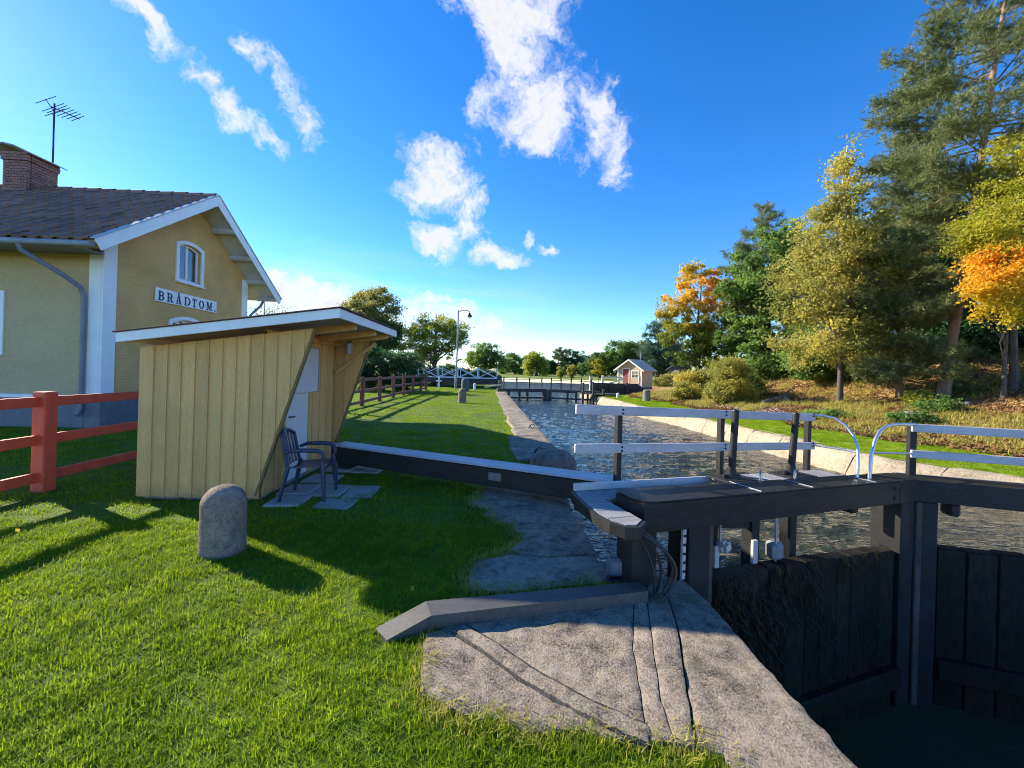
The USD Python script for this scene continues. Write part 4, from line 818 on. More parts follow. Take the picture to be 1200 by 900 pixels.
for k, (x1, v0) in enumerate(tiles):
    if k < 290: obj('roof_tile', tile(-1, x1, v0), m_tile, hs)
    else: rest.append(tile(-1, x1, v0))
for i in range(nx):
    for j in range(nv_): rest.append(tile(1, XR - .085 - i * TW, .05 + j * (VL - .05) / nv_))
obj('roof_tiles', cat(rest), m_tile, hs, kind='stuff')
for i in range(int((XR + 18.6) / .42)):
    x1 = XR - .02 - i * .42; a_ = np.linspace(-.15, PI + .15, 9); vv = []
    for x_, r_ in ((x1, .125), (x1 - .45, .105)):
        for v in a_: vv.append((x_, YC + r_ * math.cos(v), ZP - .01 + r_ * .95 * math.sin(v)))
    obj('ridge_tile', trimesh.Trimesh(np.array(vv), [(c, c + 1, c + 10) for c in range(8)] + [(c, c + 10, c + 9) for c in range(8)], process=False), m_tile, hs, True)
gz = ZE - .12
obj('gutter', tube([(XL, Y0R - .05, gz + .02), (XR - .03, Y0R - .05, gz + .02)], .065, 12), m_gutter, hs, 50)
obj('eave_soffit', cbox(XL, WX + .03, Y0R + .05, WY0, ZE - .09, ZE - .06, .004), m_gutter, hs)
obj('downpipe', tube([(-10.1, Y0R - .05, gz), (-10.1, Y0R + .0, gz - .15), (-9.75, 9.35, gz - .55), (-9.63, 9.62, gz - .78), (-9.62, 9.69, gz - 1.0), (-9.62, 9.69, .45), (-9.62, 9.60, .30)], .05, 12), m_pipe, hs, 50)
obj('downpipe', tube([(-9.12, 15.95, gz + .05), (-9.12, 15.75, gz - .2), (-9.22, 15.32, gz - .6), (-9.22, 15.30, .3)], .045, 10), m_pipe, hs, 50)
# chimney of single bricks, cap and aerial
chm = sub('chimney', hs); CX0, CX1, CY0, CY1 = -14.22, -13.55, 11.97, 12.78
obj('core', cbox(CX0 + .05, CX1 - .05, CY0 + .05, CY1 - .05, 5.9, 7.42, .01), m_mortar, chm)
z = 6.05; k = 0; bl = .165
while z < 7.40:
    off = (k % 2) * .08; e = .035 if 7.2 < z else 0
    for (ax, c, lo, hi, sgn) in (('x', CY0 - e, CX0 - e, CX1 + e, -1), ('y', CX1 + e, CY0 - e + .12, CY1 + e, 1)):
        p_ = lo
        while p_ < hi - .03:
            q_ = min(p_ + (bl if p_ > lo else bl - off), hi)
            bx = cbox(p_ + .004, q_ - .004, c, c + .1, z, z + .068, .004) if ax == 'x' else cbox(c - .1, c, p_ + .004, q_ - .004, z, z + .068, .004)
            obj('brick', bx, m_brick, chm); p_ = q_
    z += .078; k += 1
obj('brick_backing', cat([cbox(CX0, CX0 + .1, CY0 + .105, CY1, 6.0, 7.42, .005), cbox(CX0 + .105, CX1 - .105, CY1 - .1, CY1, 6.0, 7.42, .005)]), m_brick, chm)
cp = Polygon([(CX0 - .55, 7.55), (CX0 + .12, 7.66), (CX1 - .25, 7.60), (CX1 + .14, 7.42), (CX1 + .14, 7.39), (CX1 - .25, 7.56), (CX0 + .12, 7.62), (CX0 - .55, 7.51)])
obj('chimney_cap', prism(cp, -1.05, (0, CY0 - .12, 0), (1, 0, 0), (0, 0, 1)), m_gutter, chm)
ae = thing('roof_aerial', 'thin television aerial standing on the ridge of the yellow house', 'aerial', (-13.85, 12.9, 6.5))
obj('mast', tube([(0, 0, 0), (0, 0, 2.95)], .022, 8), m_iron, ae)
bd = V(1.0, -.1, -.42); bd /= np.linalg.norm(bd); p0 = V(-.12, 0, 2.86)
obj('boom', tube([p0, p0 + bd * 1.05], .016, 6), m_iron, ae)
crs = V(.25, .45, .62); crs -= bd * (crs @ bd); crs /= np.linalg.norm(crs); c2 = np.cross(bd, crs)
for k in range(7):
    q_ = p0 + bd * (.1 + k * .15); w = .33 - .022 * k
    obj('element', tube([q_ - crs * w, q_ + crs * w], .010, 5), m_iron, ae)
obj('reflector', cat([tube([p0 + c2 * s * .18 - crs * .30, p0 + c2 * s * .18 + crs * .30], .010, 5) for s in (-1, 1)] + [tube([p0 - c2 * .2, p0 + c2 * .2], .012, 5)]), m_iron, ae)

# ------------------------------------------------------------------ far lock, bridge, lamp, hut
zl = lambda x, y: float(z_left(np.array([[x]]), np.array([[y]]))[0, 0])
zrt = lambda x, y: float(z_right(np.array([[x]]), np.array([[y]]))[0, 0])
for k, (a_, b_, lab) in enumerate([((.55, 27.6), (3.62, 28.6), 'distant black lock gate leaf on the left half of the canal'), ((6.75, 27.7), (3.70, 28.62), 'distant black lock gate leaf on the right half of the canal')]):
    t = thing('far_lock_gate', lab, 'lock gate'); P_, Q_ = V(*a_, 0), V(*b_, 0); d, n, L_ = frame(P_, Q_); n = n if n[1] > 0 else -n
    def fl(nm, m, mat):
        m = local(m, P_, d, n); m.fix_normals(); obj(nm, m, mat, t)
    fl('top_beam', cbox(-.5, L_, -.12, .14, .20, .42, .02), m_farblack); fl('deck_plank', cbox(-.2, L_ - .1, .14, .6, .30, .36, .01), m_greywood)
    for x in np.linspace(.15, L_ - .15, 4 if k == 0 else 5):
        fl('rail_post', cbox(x - .045, x + .045, .50, .59, .3, 1.22, .01), m_farblack)
    fl('hand_rail', cbox(.1, L_ - .1, .53, .56, 1.02, 1.07, .005), m_farblack); fl('hand_rail', cbox(.1, L_ - .1, .53, .56, .70, .74, .005), m_lampgrey)
    fl('mitre_post', cbox(L_ - .28, L_, -.13, .15, -1.5, .2, .02), m_farblack)
    for x in (.35, 1.15, 1.75): fl('paddle_post', cbox(x - .07, x + .07, -.05, .08, -1.2, .2, .01), m_farblack)
    fl('cross_beam', cbox(.1, L_ - .2, -.02, .1, -.28, -.16, .01), m_farblack)
t = thing('timber_abutment', 'dark tarred timber wall at the right end of the distant gate', 'timber wall'); r = random.Random(4)
for k in range(6):
    w0, w1 = 6.9 + .05 * k, 12.4 - .22 * k
    obj('plank', bar((w0, 29.4, .10 + .155 * k), (w1, 31.6, .08 + .150 * k), .14, .148), m_farblack, t)
for x in (7.1, 8.6, 10.1): obj('post', cbox(x - .09, x + .09, 29.3 + (x - 6.9) * .458 - .20, 29.3 + (x - 6.9) * .458 - .03, -.3, 1.0, .01), m_farblack, t)
t = thing('moored_platform', 'low dark timber platform on piles beside the right end of the distant gate', 'jetty')
for k in range(5): obj('deck_board', cbox(5.7, 8.4, 26.6 + .32 * k, 26.9 + .32 * k, .22, .28, .01), m_farblack, t)
for x in (5.8, 6.5, 7.2): obj('pile', cbox(x - .07, x + .07, 26.5, 26.64, -1, 1.0 if x < 7 else .6, .01), m_farblack, t)
t = thing('swing_bridge', 'low dark bridge deck with white crossed railings beyond the far lawn', 'bridge')
BY = 38.0; bz = .78
obj('deck', cbox(-9.5, .6, BY, BY + 3.0, bz - .10, bz + .05, .02), m_farblack, t); obj('girder', cbox(-9.5, .6, BY - .06, BY + .14, bz - .42, bz - .105, .02), m_farblack, t); obj('girder', cbox(-9.5, .6, BY + 2.8, BY + 3.05, bz - .42, bz - .105, .02), m_farblack, t)
for yy_b in (BY + .02, BY + 2.9):
    for k in range(6): obj('railing_post', cbox(-9.2 + 1.85 * k - .04, -9.2 + 1.85 * k + .04, yy_b - .04, yy_b + .04, bz + .05, bz + 1.08, .008), m_white, t)
    for k in range(5):
        x = -9.2 + 1.85 * k
        obj('cross_bar', bar((x + .04, yy_b - .02, bz + .12), (x + 1.81, yy_b - .02, bz + .98), .03, .055), m_white, t); obj('cross_bar', bar((x + .04, yy_b + .02, bz + .98), (x + 1.81, yy_b + .02, bz + .12), .03, .055), m_white, t)
    obj('railing_bar', cbox(-9.3, .2, yy_b - .03, yy_b + .03, bz + .052, bz + .11, .006), m_white, t)
for x in (-8.6, -5.5, -2.4, .2): obj('pier', cbox(x - .2, x + .2, BY + .3, BY + 2.6, -.6, bz - .425, .02), m_plinth, t)
t = thing('bridge_gear', 'grey cast winding gear post at the canal end of the low bridge', 'winding gear', (.35, 34.5, .1))
obj('post', cbox(-.18, .18, -.18, .18, -.3, .8, .03), m_rockgrey, t); obj('wheel', tube([(-.1, -.25, .95), (-.1, .1, .95)], .22, 14), m_farblack, t, 40); obj('arm', bar((-1.3, -.4, .08), (.1, -.3, .35), .14, .10), m_palewood, t)
t = thing('street_lamp', 'tall grey lamp post with a hanging lamp on the far left lawn', 'street lamp', (-3.40, 34.0, .0))
obj('pole', tube([(0, 0, -.1), (0, 0, 1.2), (.02, 0, 1.25), (.03, 0, 6.62)], [.11, .105, .075, .055], 12), m_lampgrey, t, 50)
obj('arm', tube([(.03, 0, 6.45), (.3, 0, 6.62), (.8, 0, 6.62), (.98, 0, 6.55), (.98, 0, 6.42)], .03, 8), m_lampgrey, t, 50)
obj('lamp_shade', lathe([(0, 6.10), (.24, 6.12), (.23, 6.17), (.12, 6.30), (.07, 6.42), (0, 6.44)], 16).apply_translation((.98, 0, 0)), m_iron, t, 40); obj('bulb_glass', lathe([(0, 5.95), (.08, 5.98), (.13, 6.08), (.13, 6.115), (0, 6.115)], 14).apply_translation((.98, 0, 0)), m_door, t, 40)
bollard('dark rounded stone standing at the far edge of the left lawn by the lamp', -2.35, 30.6, .30, 1.02, .28, M('dark_stone', (.12, .12, .125), (.08, .08, .085), 4, .8), 6)
bollard('small white post on the far lawn to the right of the lamp', -1.75, 33.0, .10, .55, .08, m_white, 7, 'white_post')
t = thing('white_tap_post', 'small white post with a cross arm between the far fence and lamp', 'post', (-4.85, 34.2, 0)); obj('post', cbox(-.07, .07, -.07, .07, 0, 1.0, .01), m_white, t); obj('arm', cbox(-.22, .22, -.045, .045, .55, .68, .01), m_white, t)

hut = thing('red_door_hut', 'small tan hut with a red door and white trim across the canal', 'hut', (13.45, 40.0, .42), -47)
hw, hd, he, hp = 1.28, 2.3, 1.86, 2.72
obj('gable_wall', prism(Polygon([(-hw, 0), (hw, 0), (hw, he), (0, hp - .02), (-hw, he)]).difference(sbox(-.72, .12, -.06, 1.78)).difference(sbox(.30, .92, .92, 1.55)), .08, (0, 0, 0), (1, 0, 0), (0, 0, 1)), m_hut, hut)
obj('side_wall', cbox(hw - .08, hw, .005, hd, 0, he + .06, .005), m_hut, hut); obj('side_wall', cbox(-hw, -hw + .08, .005, hd, 0, he + .06, .005), m_hut, hut); obj('rear_wall', cbox(-hw + .09, hw - .09, hd - .08, hd, 0, he, .005), m_hut, hut)
for s in (-1, 1): obj('corner_board', cbox(s * hw - .07, s * hw + .07, -.12, -.082, 0, he + .04, .006), m_white, hut)
dd = obj('door', cbox(-.70, -.08, -.06, -.02, .13, 1.76, .008), m_reddoor, hut); obj('door_frame', cat([cbox(-.80, -.722, -.115, -.03, .1, 1.86, .005), cbox(-.058, .02, -.115, -.03, .1, 1.86, .005), cbox(-.72, -.06, -.115, -.03, 1.782, 1.86, .005)]), m_white, hut)
wn = sub('window', hut); obj('frame', cat([cbox(.22, .30, -.115, -.03, .84, 1.63, .005), cbox(.922, 1.0, -.115, -.03, .84, 1.63, .005), cbox(.302, .92, -.115, -.03, 1.55, 1.63, .005), cbox(.302, .92, -.115, -.03, .84, .918, .005), cbox(.59, .63, -.10, -.04, .92, 1.548, .004), cbox(.302, .588, -.098, -.04, 1.21, 1.25, .004), cbox(.632, .92, -.098, -.04, 1.21, 1.25, .004)]), m_white, wn); obj('pane', cbox(.302, .92, -.05, -.045, .92, 1.55, .001), m_glass, wn); obj('dark_room', cbox(.2, 1.0, .1, .2, .8, 1.7, .01), m_dark, wn)
sa = math.atan2(hp - he, hw)
for s in (-1, 1):
    e = V(s * (hw + .38), 0, he - .38 * math.tan(sa)); p_ = V(0, 0, hp)
    for nm, y0, y1, th, mt, up_ in (('roof_panel', -.35, hd + .25, .06, m_hutroof, .04), ('barge_board', -.385, -.355, .13, m_white, .02)):
        m = trimesh.Trimesh(*hull([(x, yq, z + dz + up_) for x, z in ((p_[0] + .0, p_[2]), (e[0], e[2])) for yq in (y0, y1) for dz in (-th, .02)]), process=False); obj(nm, m, mt, hut)
obj('plinth', cbox(-hw - .03, hw + .03, -.03, hd, -.3, -.002, .01), m_plinth, hut); obj('step', cbox(-.8, .05, -.6, -.1, -.15, .08, .02), m_palewood, hut)
obj('chimney_pipe', tube([(.35, 1.5, 2.3), (.35, 1.5, 3.5)], .045, 8), m_lampgrey, hut)
t = thing('timber_railing', 'pale timber stair railing in front of the small hut', 'railing')
for x, yv in ((9.9, 37.0), (11.7, 36.6), (13.0, 36.0)): obj('post', cbox(x - .09, x + .09, yv - .09, yv + .09, 0, 1.5, .015), m_palewood, t)
obj('rail', bar((9.99, 36.98, 1.32), (11.61, 36.62, 1.32), .06, .14), m_palewood, t); obj('rail', bar((9.99, 36.94, .55), (11.61, 36.58, 1.18), .06, .14), m_palewood, t)
t = thing('gate_post', 'pale timber mooring post beside the distant dark timber wall', 'post', (7.85, 33.0, 0)); obj('post', cbox(-.11, .11, -.11, .11, -.2, 1.35, .02), m_palewood, t); obj('cap', cbox(-.14, .14, -.14, .14, 1.352, 1.40, .012), m_palewood, t)
t = thing('far_house', 'small dark house with a white roof edge behind the pale shrubs', 'house', (27.2, 60, 1.9), -20)
obj('wall', prism(Polygon([(-1.1, -1), (1.1, -1), (1.1, .7), (0, 1.55), (-1.1, .7)]), 4.0, (0, 4, 0), (1, 0, 0), (0, 0, 1)), m_farblack, t)
for s in (-1, 1): obj('roof', trimesh.Trimesh(*hull([(x, yq, z + dz) for x, z in ((0, 1.6), (s * 1.4, .55)) for yq in (-.3, 4.3) for dz in (0, .12)]), process=False), m_white_old if s < 0 else m_farblack, t)
obj('window', cbox(-.3, .3, -.06, -.005, -.1, .6, .01), m_white, t)

# ------------------------------------------------------------------ trees
AUT = dict(
    green=[(0, (.022, .042, .010)), (.35, (.075, .120, .022)), (.7, (.16, .215, .038)), (1, (.30, .30, .06))],
    dark=[(0, (.008, .020, .008)), (.5, (.020, .046, .016)), (1, (.05, .085, .03))],
    yellowgreen=[(0, (.06, .08, .012)), (.45, (.17, .18, .022)), (.75, (.32, .26, .03)), (1, (.42, .31, .05))],
    birch=[(0, (.07, .095, .022)), (.35, (.23, .20, .042)), (.62, (.46, .305, .06)), (1, (.62, .37, .07))],
    orange=[(0, (.05, .09, .015)), (.22, (.16, .19, .025)), (.42, (.50, .34, .04)), (.65, (.64, .27, .05)), (1, (.58, .16, .07))],
    flame=[(0, (.30, .28, .02)), (.25, (.52, .34, .02)), (.55, (.62, .26, .015)), (1, (.58, .16, .02))],
    lime=[(0, (.10, .12, .012)), (.4, (.30, .27, .018)), (.7, (.48, .37, .022)), (1, (.55, .42, .03))],
    redtop=[(0, (.03, .05, .012)), (.5, (.09, .085, .022)), (.8, (.19, .13, .03)), (1, (.34, .14, .04))],
    bluish=[(0, (.015, .035, .022)), (.5, (.04, .075, .045)), (1, (.085, .12, .06))])
GAIN = dict(green=2.2, dark=3.4, lime=1.5, bluish=2.4, redtop=2.8, yellowgreen=2.2, birch=1.85)
LM = {k: leafmat('leaves_' + k, [(q, tuple(min(.75, x * GAIN.get(k, 1.15)) for x in c)) for q, c in v], clump=.5, zg=dict(orange=(3.0, 8.0, -.22, .22), flame=(3.6, 5.4, -.22, .12), redtop=(5, 10, -.15, .25)).get(k)) for k, v in AUT.items()}
m_needle = leafmat('pine_needles', [(0, (.09, .12, .04)), (.5, (.27, .30, .105)), (1, (.50, .46, .18))], .5, .25, .6, .35)
def leaves(P, size, rg, flat=.35, asp=.55):
    """One small folded diamond per point."""
    n = len(P); a = rg.normal(size=(n, 3)); a /= np.linalg.norm(a, axis=1)[:, None]
    nr = rg.normal(size=(n, 3)) + V(0, 0, flat * 2); b = np.cross(nr, a); b /= np.linalg.norm(b, axis=1)[:, None] + 1e-9
    s = (size * rg.uniform(.6, 1.35, n))[:, None]; up_ = np.cross(a, b) * s * .14
    v = np.stack([P - a * s * .5, P + b * s * asp * .5 + up_, P + a * s * .5, P - b * s * asp * .5 + up_], 1).reshape(-1, 3)
    i = np.arange(n)[:, None] * 4; f = np.concatenate([i + [[0, 1, 2]], i + [[0, 2, 3]]]); return v, f
DENSE = 2.3
def crown_points(blobs, nclus, rg, gap=.40, gs=.8):
    out = []; w = np.array([b_[6] * b_[3] * b_[4] * b_[5] for b_ in blobs]) ** .67; w /= w.sum()
    while len(out) < nclus:
        k = rg.choice(len(blobs), p=w); b_ = blobs[k]; d = rg.normal(size=3); d /= np.linalg.norm(d); r_ = rg.uniform(.12, 1) ** .45
        p = V(*b_[:3]) + d * r_ * V(*b_[3:6])
        if meshkit.fbm(p[None] * gs + 37, 2, 4)[0] > gap: out.append(p)
    return np.array(out)
def tree(name, label, base, top, tr, blobs, leafm, bark, nclus, per, csize, leaf, seed, group=None, gap=.40, gs=.8, droop=0.0, limbs=26, lean=(0, 0), cat_='tree'):
    rg = np.random.default_rng(seed); t = thing(name, label, cat_, group=group); b0 = V(*base); tp_ = V(base[0] + lean[0], base[1] + lean[1], top)
    s = np.linspace(0, 1, 9); wob = rg.normal(0, .02, (9, 3)) * (top - base[2]) * .6; wob[:, 2] = 0; wob[0] = 0
    path = b0 + s[:, None] * (tp_ - b0) + wob * s[:, None]; path[0, 2] -= .2
    rad = tr * (1 - .88 * s) ; rad[0] *= 1.35
    C_ = crown_points(blobs, nclus, rg, gap, gs)
    parts = [tube(path, rad, 9)]
    for c in C_[:limbs]:
        hz = np.linalg.norm((c - b0)[:2]); z0 = max(base[2] + .18 * (top - base[2]), c[2] - .55 * hz - rg.uniform(0, .4)); q_ = np.clip((z0 - base[2]) / (top - base[2]), .12, .97)
        st = np.array([np.interp(q_, s, path[:, k]) for k in range(3)]); mid = st * .45 + c * .55 + V(*(rg.normal(0, .12, 3))) + V(0, 0, .10 * hz)
        r0 = tr * (1 - .85 * q_) * .45; parts.append(tube(np.array([st, st * .6 + mid * .4 + V(0, 0, .03 * hz), mid, c]), [r0, r0 * .75, r0 * .45, r0 * .14], 5, False))
    obj('trunk', cat(parts), bark, t, 60)
    k = rg.poisson(per * DENSE, len(C_)); idx = np.repeat(np.arange(len(C_)), k); rs = (csize * rg.uniform(.55, 1.25, len(C_)))[idx]
    off = rg.normal(size=(len(idx), 3)) * V(1, 1, .62) * rs[:, None] * .6
    P = C_[idx] + off; P[:, 2] -= droop * np.abs(rg.normal(0, 1, len(P)))
    P = P[P[:, 2] > base[2] + .05]
    if leafm is not None: obj('crown', leaves(P, leaf * 1.15, rg), leafm, t)
    return t
def pine(name, label, base, top, tr, reach, seed, zlo, n_br, tufts, nl=.20, lean=(0, 0), bark=None, group=None, bare=.25, sectors=None, mat=None):
    """Needle tree: bare lower trunk, tiers of boughs whose twigs carry tufts of needles."""
    rg = np.random.default_rng(seed); t = thing(name, label, 'tree', group=group); b0 = V(*base); tp_ = V(base[0] + lean[0], base[1] + lean[1], top)
    s = np.linspace(0, 1, 10); path = b0 + s[:, None] * (tp_ - b0); path[:, 0] += .12 * np.sin(s * 7) * s; path[0, 2] -= .3; rad = tr * (1 - .85 * s); rad[0] *= 1.15
    parts = [tube(path, rad, 12)]; T, D = [], []
    for i in range(n_br):
        q_ = zlo + (1 - zlo) * ((i + rg.uniform(0, 1)) / n_br); st = np.array([np.interp(q_, s, path[:, k]) for k in range(3)]); az = rg.uniform(0, 2 * PI)
        u_ = (q_ - zlo) / (1 - zlo); L_ = reach * (math.sin(PI * (.22 + .78 * min(1, u_ * 1.0 + .0))) ** .7 * (1 - .35 * u_) + .12) * rg.uniform(.65, 1.1)
        el = rg.uniform(-.22, .18) + .35 * u_; d = V(math.cos(az), math.sin(az), el)
        sg_ = np.linspace(0, 1, 6)[:, None]; br = st + d * L_ * sg_ + V(0, 0, .12 * L_) * (sg_ ** 2.2) - V(0, 0, .10 * L_) * sg_
        r0 = tr * (1 - .85 * q_) * .34 + .008; parts.append(tube(br, r0 * (1 - .85 * sg_[:, 0]), 5, False))
        m_ = int(3.4 * tufts * (L_ / reach) ** 1.3) + 8
        for j in range(m_):
            w = bare + (1 - bare) * rg.uniform(0, 1) ** .8; p = np.array([np.interp(w, sg_[:, 0], br[:, k]) for k in range(3)])
            sd = rg.normal(0, 1) * .30 * L_ * (1.15 - w) + rg.normal(0, .10); o = V(-d[1], d[0], 0) * sd + V(0, 0, rg.normal(.04, .09) * (1 + .2 * L_)) + d * rg.normal(0, .12)
            T.append(p + o); D.append(d * .7 + o * .8 + V(0, 0, .45))
    obj('trunk', cat(parts), bark or m_bark_pine, t, 60)
    T, D = np.array(T), np.array(D); D /= np.linalg.norm(D, axis=1)[:, None]; k = 13; n = len(T)
    dd_ = D[:, None] * .55 + rg.normal(0, .62, (n, k, 3)); dd_ /= np.linalg.norm(dd_, axis=2)[..., None]; ln = nl * rg.uniform(.6, 1.25, (n, k, 1)); ref = rg.normal(size=(n, k, 3)); w = np.cross(dd_, ref); w /= np.linalg.norm(w, axis=2)[..., None] + 1e-9
    c = T[:, None] + D[:, None] * rg.uniform(-.06, .06, (n, k, 1)); v = np.stack([c - w * .011, c + w * .011, c + dd_ * ln], 2).reshape(-1, 3)
    obj('crown', (v, np.arange(len(v)).reshape(-1, 3)), mat or m_needle, t); return t

R_ = lambda x, y: (x, y, zrt(x, y)); L_b = lambda x, y: (x, y, zl(x, y) if y < 75 else .6)
# left bank and the far side
tree('round_tree', 'tall round dark tree with reddish top behind the shed roof', L_b(-14.2, 45), 9.6, .38, [(-14.2, 45, 6.4, 3.4, 3.4, 4.3, 1), (-13.0, 45, 4.8, 2.6, 3, 3.0, .6), (-15.4, 45, 4.6, 2.4, 3, 2.8, .6)], LM['redtop'], m_bark, 340, 60, .62, .22, 1, gap=.30)
tree('evergreen_bush', 'broad dark green bush behind the far red fence', L_b(-7.9, 28.5), 2.2, .10, [(-8.8, 28.5, 1.6, 1.9, 1.6, 1.75, 1), (-6.7, 28.8, 1.35, 1.5, 1.5, 1.45, 1), (-9.8, 28.0, 1.2, 1.2, 1.3, 1.2, 1)], LM['dark'], m_bark, 260, 46, .34, .13, 2, gap=.30, cat_='bush')
tree('yellow_green_tree', 'sunny yellow green tree left of the street lamp', L_b(-6.3, 41), 7.2, .28, [(-6.6, 41, 5.0, 2.4, 2.2, 3.0, 1), (-5.0, 41, 4.4, 1.9, 2, 2.2, .7), (-8.0, 41, 3.8, 1.7, 2, 2.3, .8), (-4.2, 41, 5.5, 1.3, 1.2, 1.1, .5)], LM['yellowgreen'], m_bark, 230, 34, .5, .16, 3, gap=.43, gs=.9)
tree('field_tree', 'rounded green tree on the field right of the street lamp', L_b(-2.0, 78), 6.6, .35, [(-2.2, 78, 4.4, 3.5, 3, 2.7, 1), (-4.0, 78, 3.4, 2.0, 2, 1.9, .7), (.2, 78, 3.3, 1.9, 2, 1.7, .7)], LM['green'], m_bark, 200, 30, .62, .26, 4, gap=.38)
tree('field_tree', 'low green tree at the field edge beside the yellow willow', (5.2, 112, .6), 6.0, .3, [(4.4, 112, 3.8, 2.9, 2.5, 2.9, 1), (7.2, 112, 3.0, 2.0, 2.2, 2.4, .8), (1.6, 113, 2.2, 2.0, 2, 1.5, .5)], LM['green'], m_bark, 130, 30, .7, .36, 5, gap=.33)
tree('willow_tree', 'yellow weeping willow at the far edge of the field', (10.0, 100, .6), 6.6, .35, [(9.4, 100, 4.6, 2.6, 2.4, 2.8, 1), (8.2, 100, 2.8, 1.7, 2, 2.2, .8), (11.4, 100, 3.0, 1.8, 2, 2.6, .8)], LM['yellowgreen'], m_bark, 170, 32, .6, .30, 6, gap=.32, droop=.4)
for k, (x, yv, w, h, lab) in enumerate([(-9.6, 46, 2.4, 1.9, 'dark hedge bush behind the left half of the white bridge railing'), (-5.2, 47, 2.2, 1.7, 'dark hedge bush behind the middle of the white bridge railing'), (-1.6, 48, 1.8, 1.3, 'dark hedge bush behind the right end of the white bridge railing')]):
    tree('hedge_bush', lab, L_b(x, yv), 1 + h, .06, [(x, yv, .1 + h * .6, w, 1.0, h * .62, 1)], LM['dark'], m_bark, 120, 30, .4, .18, 160 + k, gap=.30, cat_='bush')
pine('distant_pine', 'small lone pine rising above the far dark tree line', (18.6, 120, .8), 9.0, .2, 2.0, 7, .55, 26, 22, .6, bark=m_bark)
for k, (x, yv, h, w, lm, lab) in enumerate([(23.2, 122, 9.4, 4.3, 'dark', 'dark tree clump on the horizon right of the lone pine'), (16.4, 124, 5.2, 3.0, 'dark', 'low dark tree left under the lone distant pine'), (29.0, 118, 7.2, 4.0, 'bluish', 'bluish tree at the right end of the far tree line'),
        (22.5, 86, 6.6, 2.9, 'redtop', 'brownish green tree left in the group behind the small hut'), (26.4, 85, 9.2, 3.6, 'green', 'rounded green tree in the group behind the small hut'), (30.3, 84, 8.8, 3.4, 'redtop', 'tall olive brown tree behind the roof of the small hut'),
        (25.2, 62, 10.3, 2.7, 'bluish', 'tall blue green tree standing left of the orange maple'), (28.6, 64, 8.5, 3.0, 'dark', 'dark dense tree between the blue green tree and the maple')]):
    g = .9; tree('distant_tree', lab, (x, yv, g), h * .93, .3, [(x, yv, g + (h - g) * .56, w, w * .8, (h - g) * .46, 1), (x - w * .5, yv, g + (h - g) * .34, w * .62, w * .6, (h - g) * .32, .7), (x + w * .5, yv, g + (h - g) * .36, w * .6, w * .6, (h - g) * .32, .7)], LM[lm], m_bark, 170, 34, .75 if yv > 80 else .6, .34 if yv > 80 else .24, 30 + k, gap=.34 + .05 * (k == 6))
for k, (x, yv, h, lm, lab) in enumerate([(11.6, 72, 2.6, 'yellowgreen', 'slender young tree farthest left on the far canal bank'), (13.4, 71, 3.0, 'birch', 'pale young tree second from left on the far canal bank'), (15.0, 70, 3.3, 'green', 'green young tree on the far canal bank before the hut trees'), (16.9, 66, 4.0, 'lime', 'bright yellow young tree on the far canal bank left of the hut')]):
    tree('young_tree', lab, (x, yv, .25), h, .06, [(x, yv, h * .66, h * .27, h * .27, h * .40, 1)], LM[lm], m_bark, 40, 24, .3, .2, 50 + k, gap=.28, limbs=10)
tree('bare_tree', 'thin almost bare tree showing between the house eave and shed', L_b(-20.5, 36), 7.6, .13, [(-20.4, 36, 5.4, 2.2, 2, 2.2, 1)], LM['redtop'], m_bark, 80, 3, .5, .14, 60, gap=.3, limbs=70)
# the wooded right bank
tree('orange_maple', 'maple with orange and yellow leaves left of the dense green tree', R_(15.3, 30), 8.6, .22, [(14.8, 29.5, 8.6, 1.7, 1.6, 1.5, 1), (13.3, 29.5, 6.4, 1.6, 1.6, 1.5, 1), (14.3, 29.3, 4.2, 2.3, 2.0, 2.0, 1), (16.4, 29.4, 6.6, 1.9, 1.6, 2.6, .9), (16.2, 29.0, 3.4, 2.4, 1.8, 1.9, .9)], LM['orange'], m_bark, 380, 26, .36, .18, 70, gap=.45, gs=1.0)
tree('dense_green_tree', 'dense green leafy tree between the orange maple and birch', R_(18.6, 27), 11.8, .30, [(18.2, 26.6, 9.0, 2.5, 2.3, 2.6, 1), (19.8, 26.6, 10.6, 1.7, 1.7, 1.9, .8), (16.6, 26.3, 6.0, 2.3, 2.2, 2.6, 1), (19.8, 26.6, 6.0, 2.6, 2.2, 3.4, 1), (17.2, 26.0, 3.2, 2.6, 2.0, 1.9, .9)], LM['green'], m_bark, 520, 30, .42, .20, 71, gap=.46, gs=1.0)
pine('grey_pine', 'grey green pine peeking up behind the dense green tree', R_(22.6, 34), 16.6, .3, 3.2, 72, .3, 60, 30, .34)
tree('olive_bush', 'yellow green bush at the foot of the hill beside the path', R_(11.4, 19.5), 2.4, .07, [(11.5, 19.3, 1.55, .85, .9, 1.15, 1), (12.1, 19.6, 1.0, .8, .8, .8, 1), (11.0, 19.6, .8, .55, .6, .55, .7)], LM['birch'], m_bark, 190, 48, .26, .095, 73, gap=.34, gs=1.6, limbs=40, cat_='bush')
for k, (x, yv, w, h, lab) in enumerate([(12.6, 11.6, .75, .38, 'dark green low plants on the slope nearest the pipe rails'), (14.4, 12.6, .6, .5, 'green fern clump below the leaning pine'), (15.6, 14.0, .7, .5, 'yellow green seedlings at the foot of the leaning pine'), (11.6, 13.6, .7, .3, 'low green plants on the slope below the birch'), (17.6, 11.6, .9, .45, 'green undergrowth on the slope at the right edge')]):
    g = zrt(x, yv); tree('undergrowth', lab, (x, yv, g), g + h, .015, [(x, yv, g + h * .5, w, w * .7, h * .5, 1)], LM['green' if k != 2 else 'yellowgreen'], m_bark, 45, 14, .16, .09, 140 + k, gap=.34, limbs=20, cat_='plant')
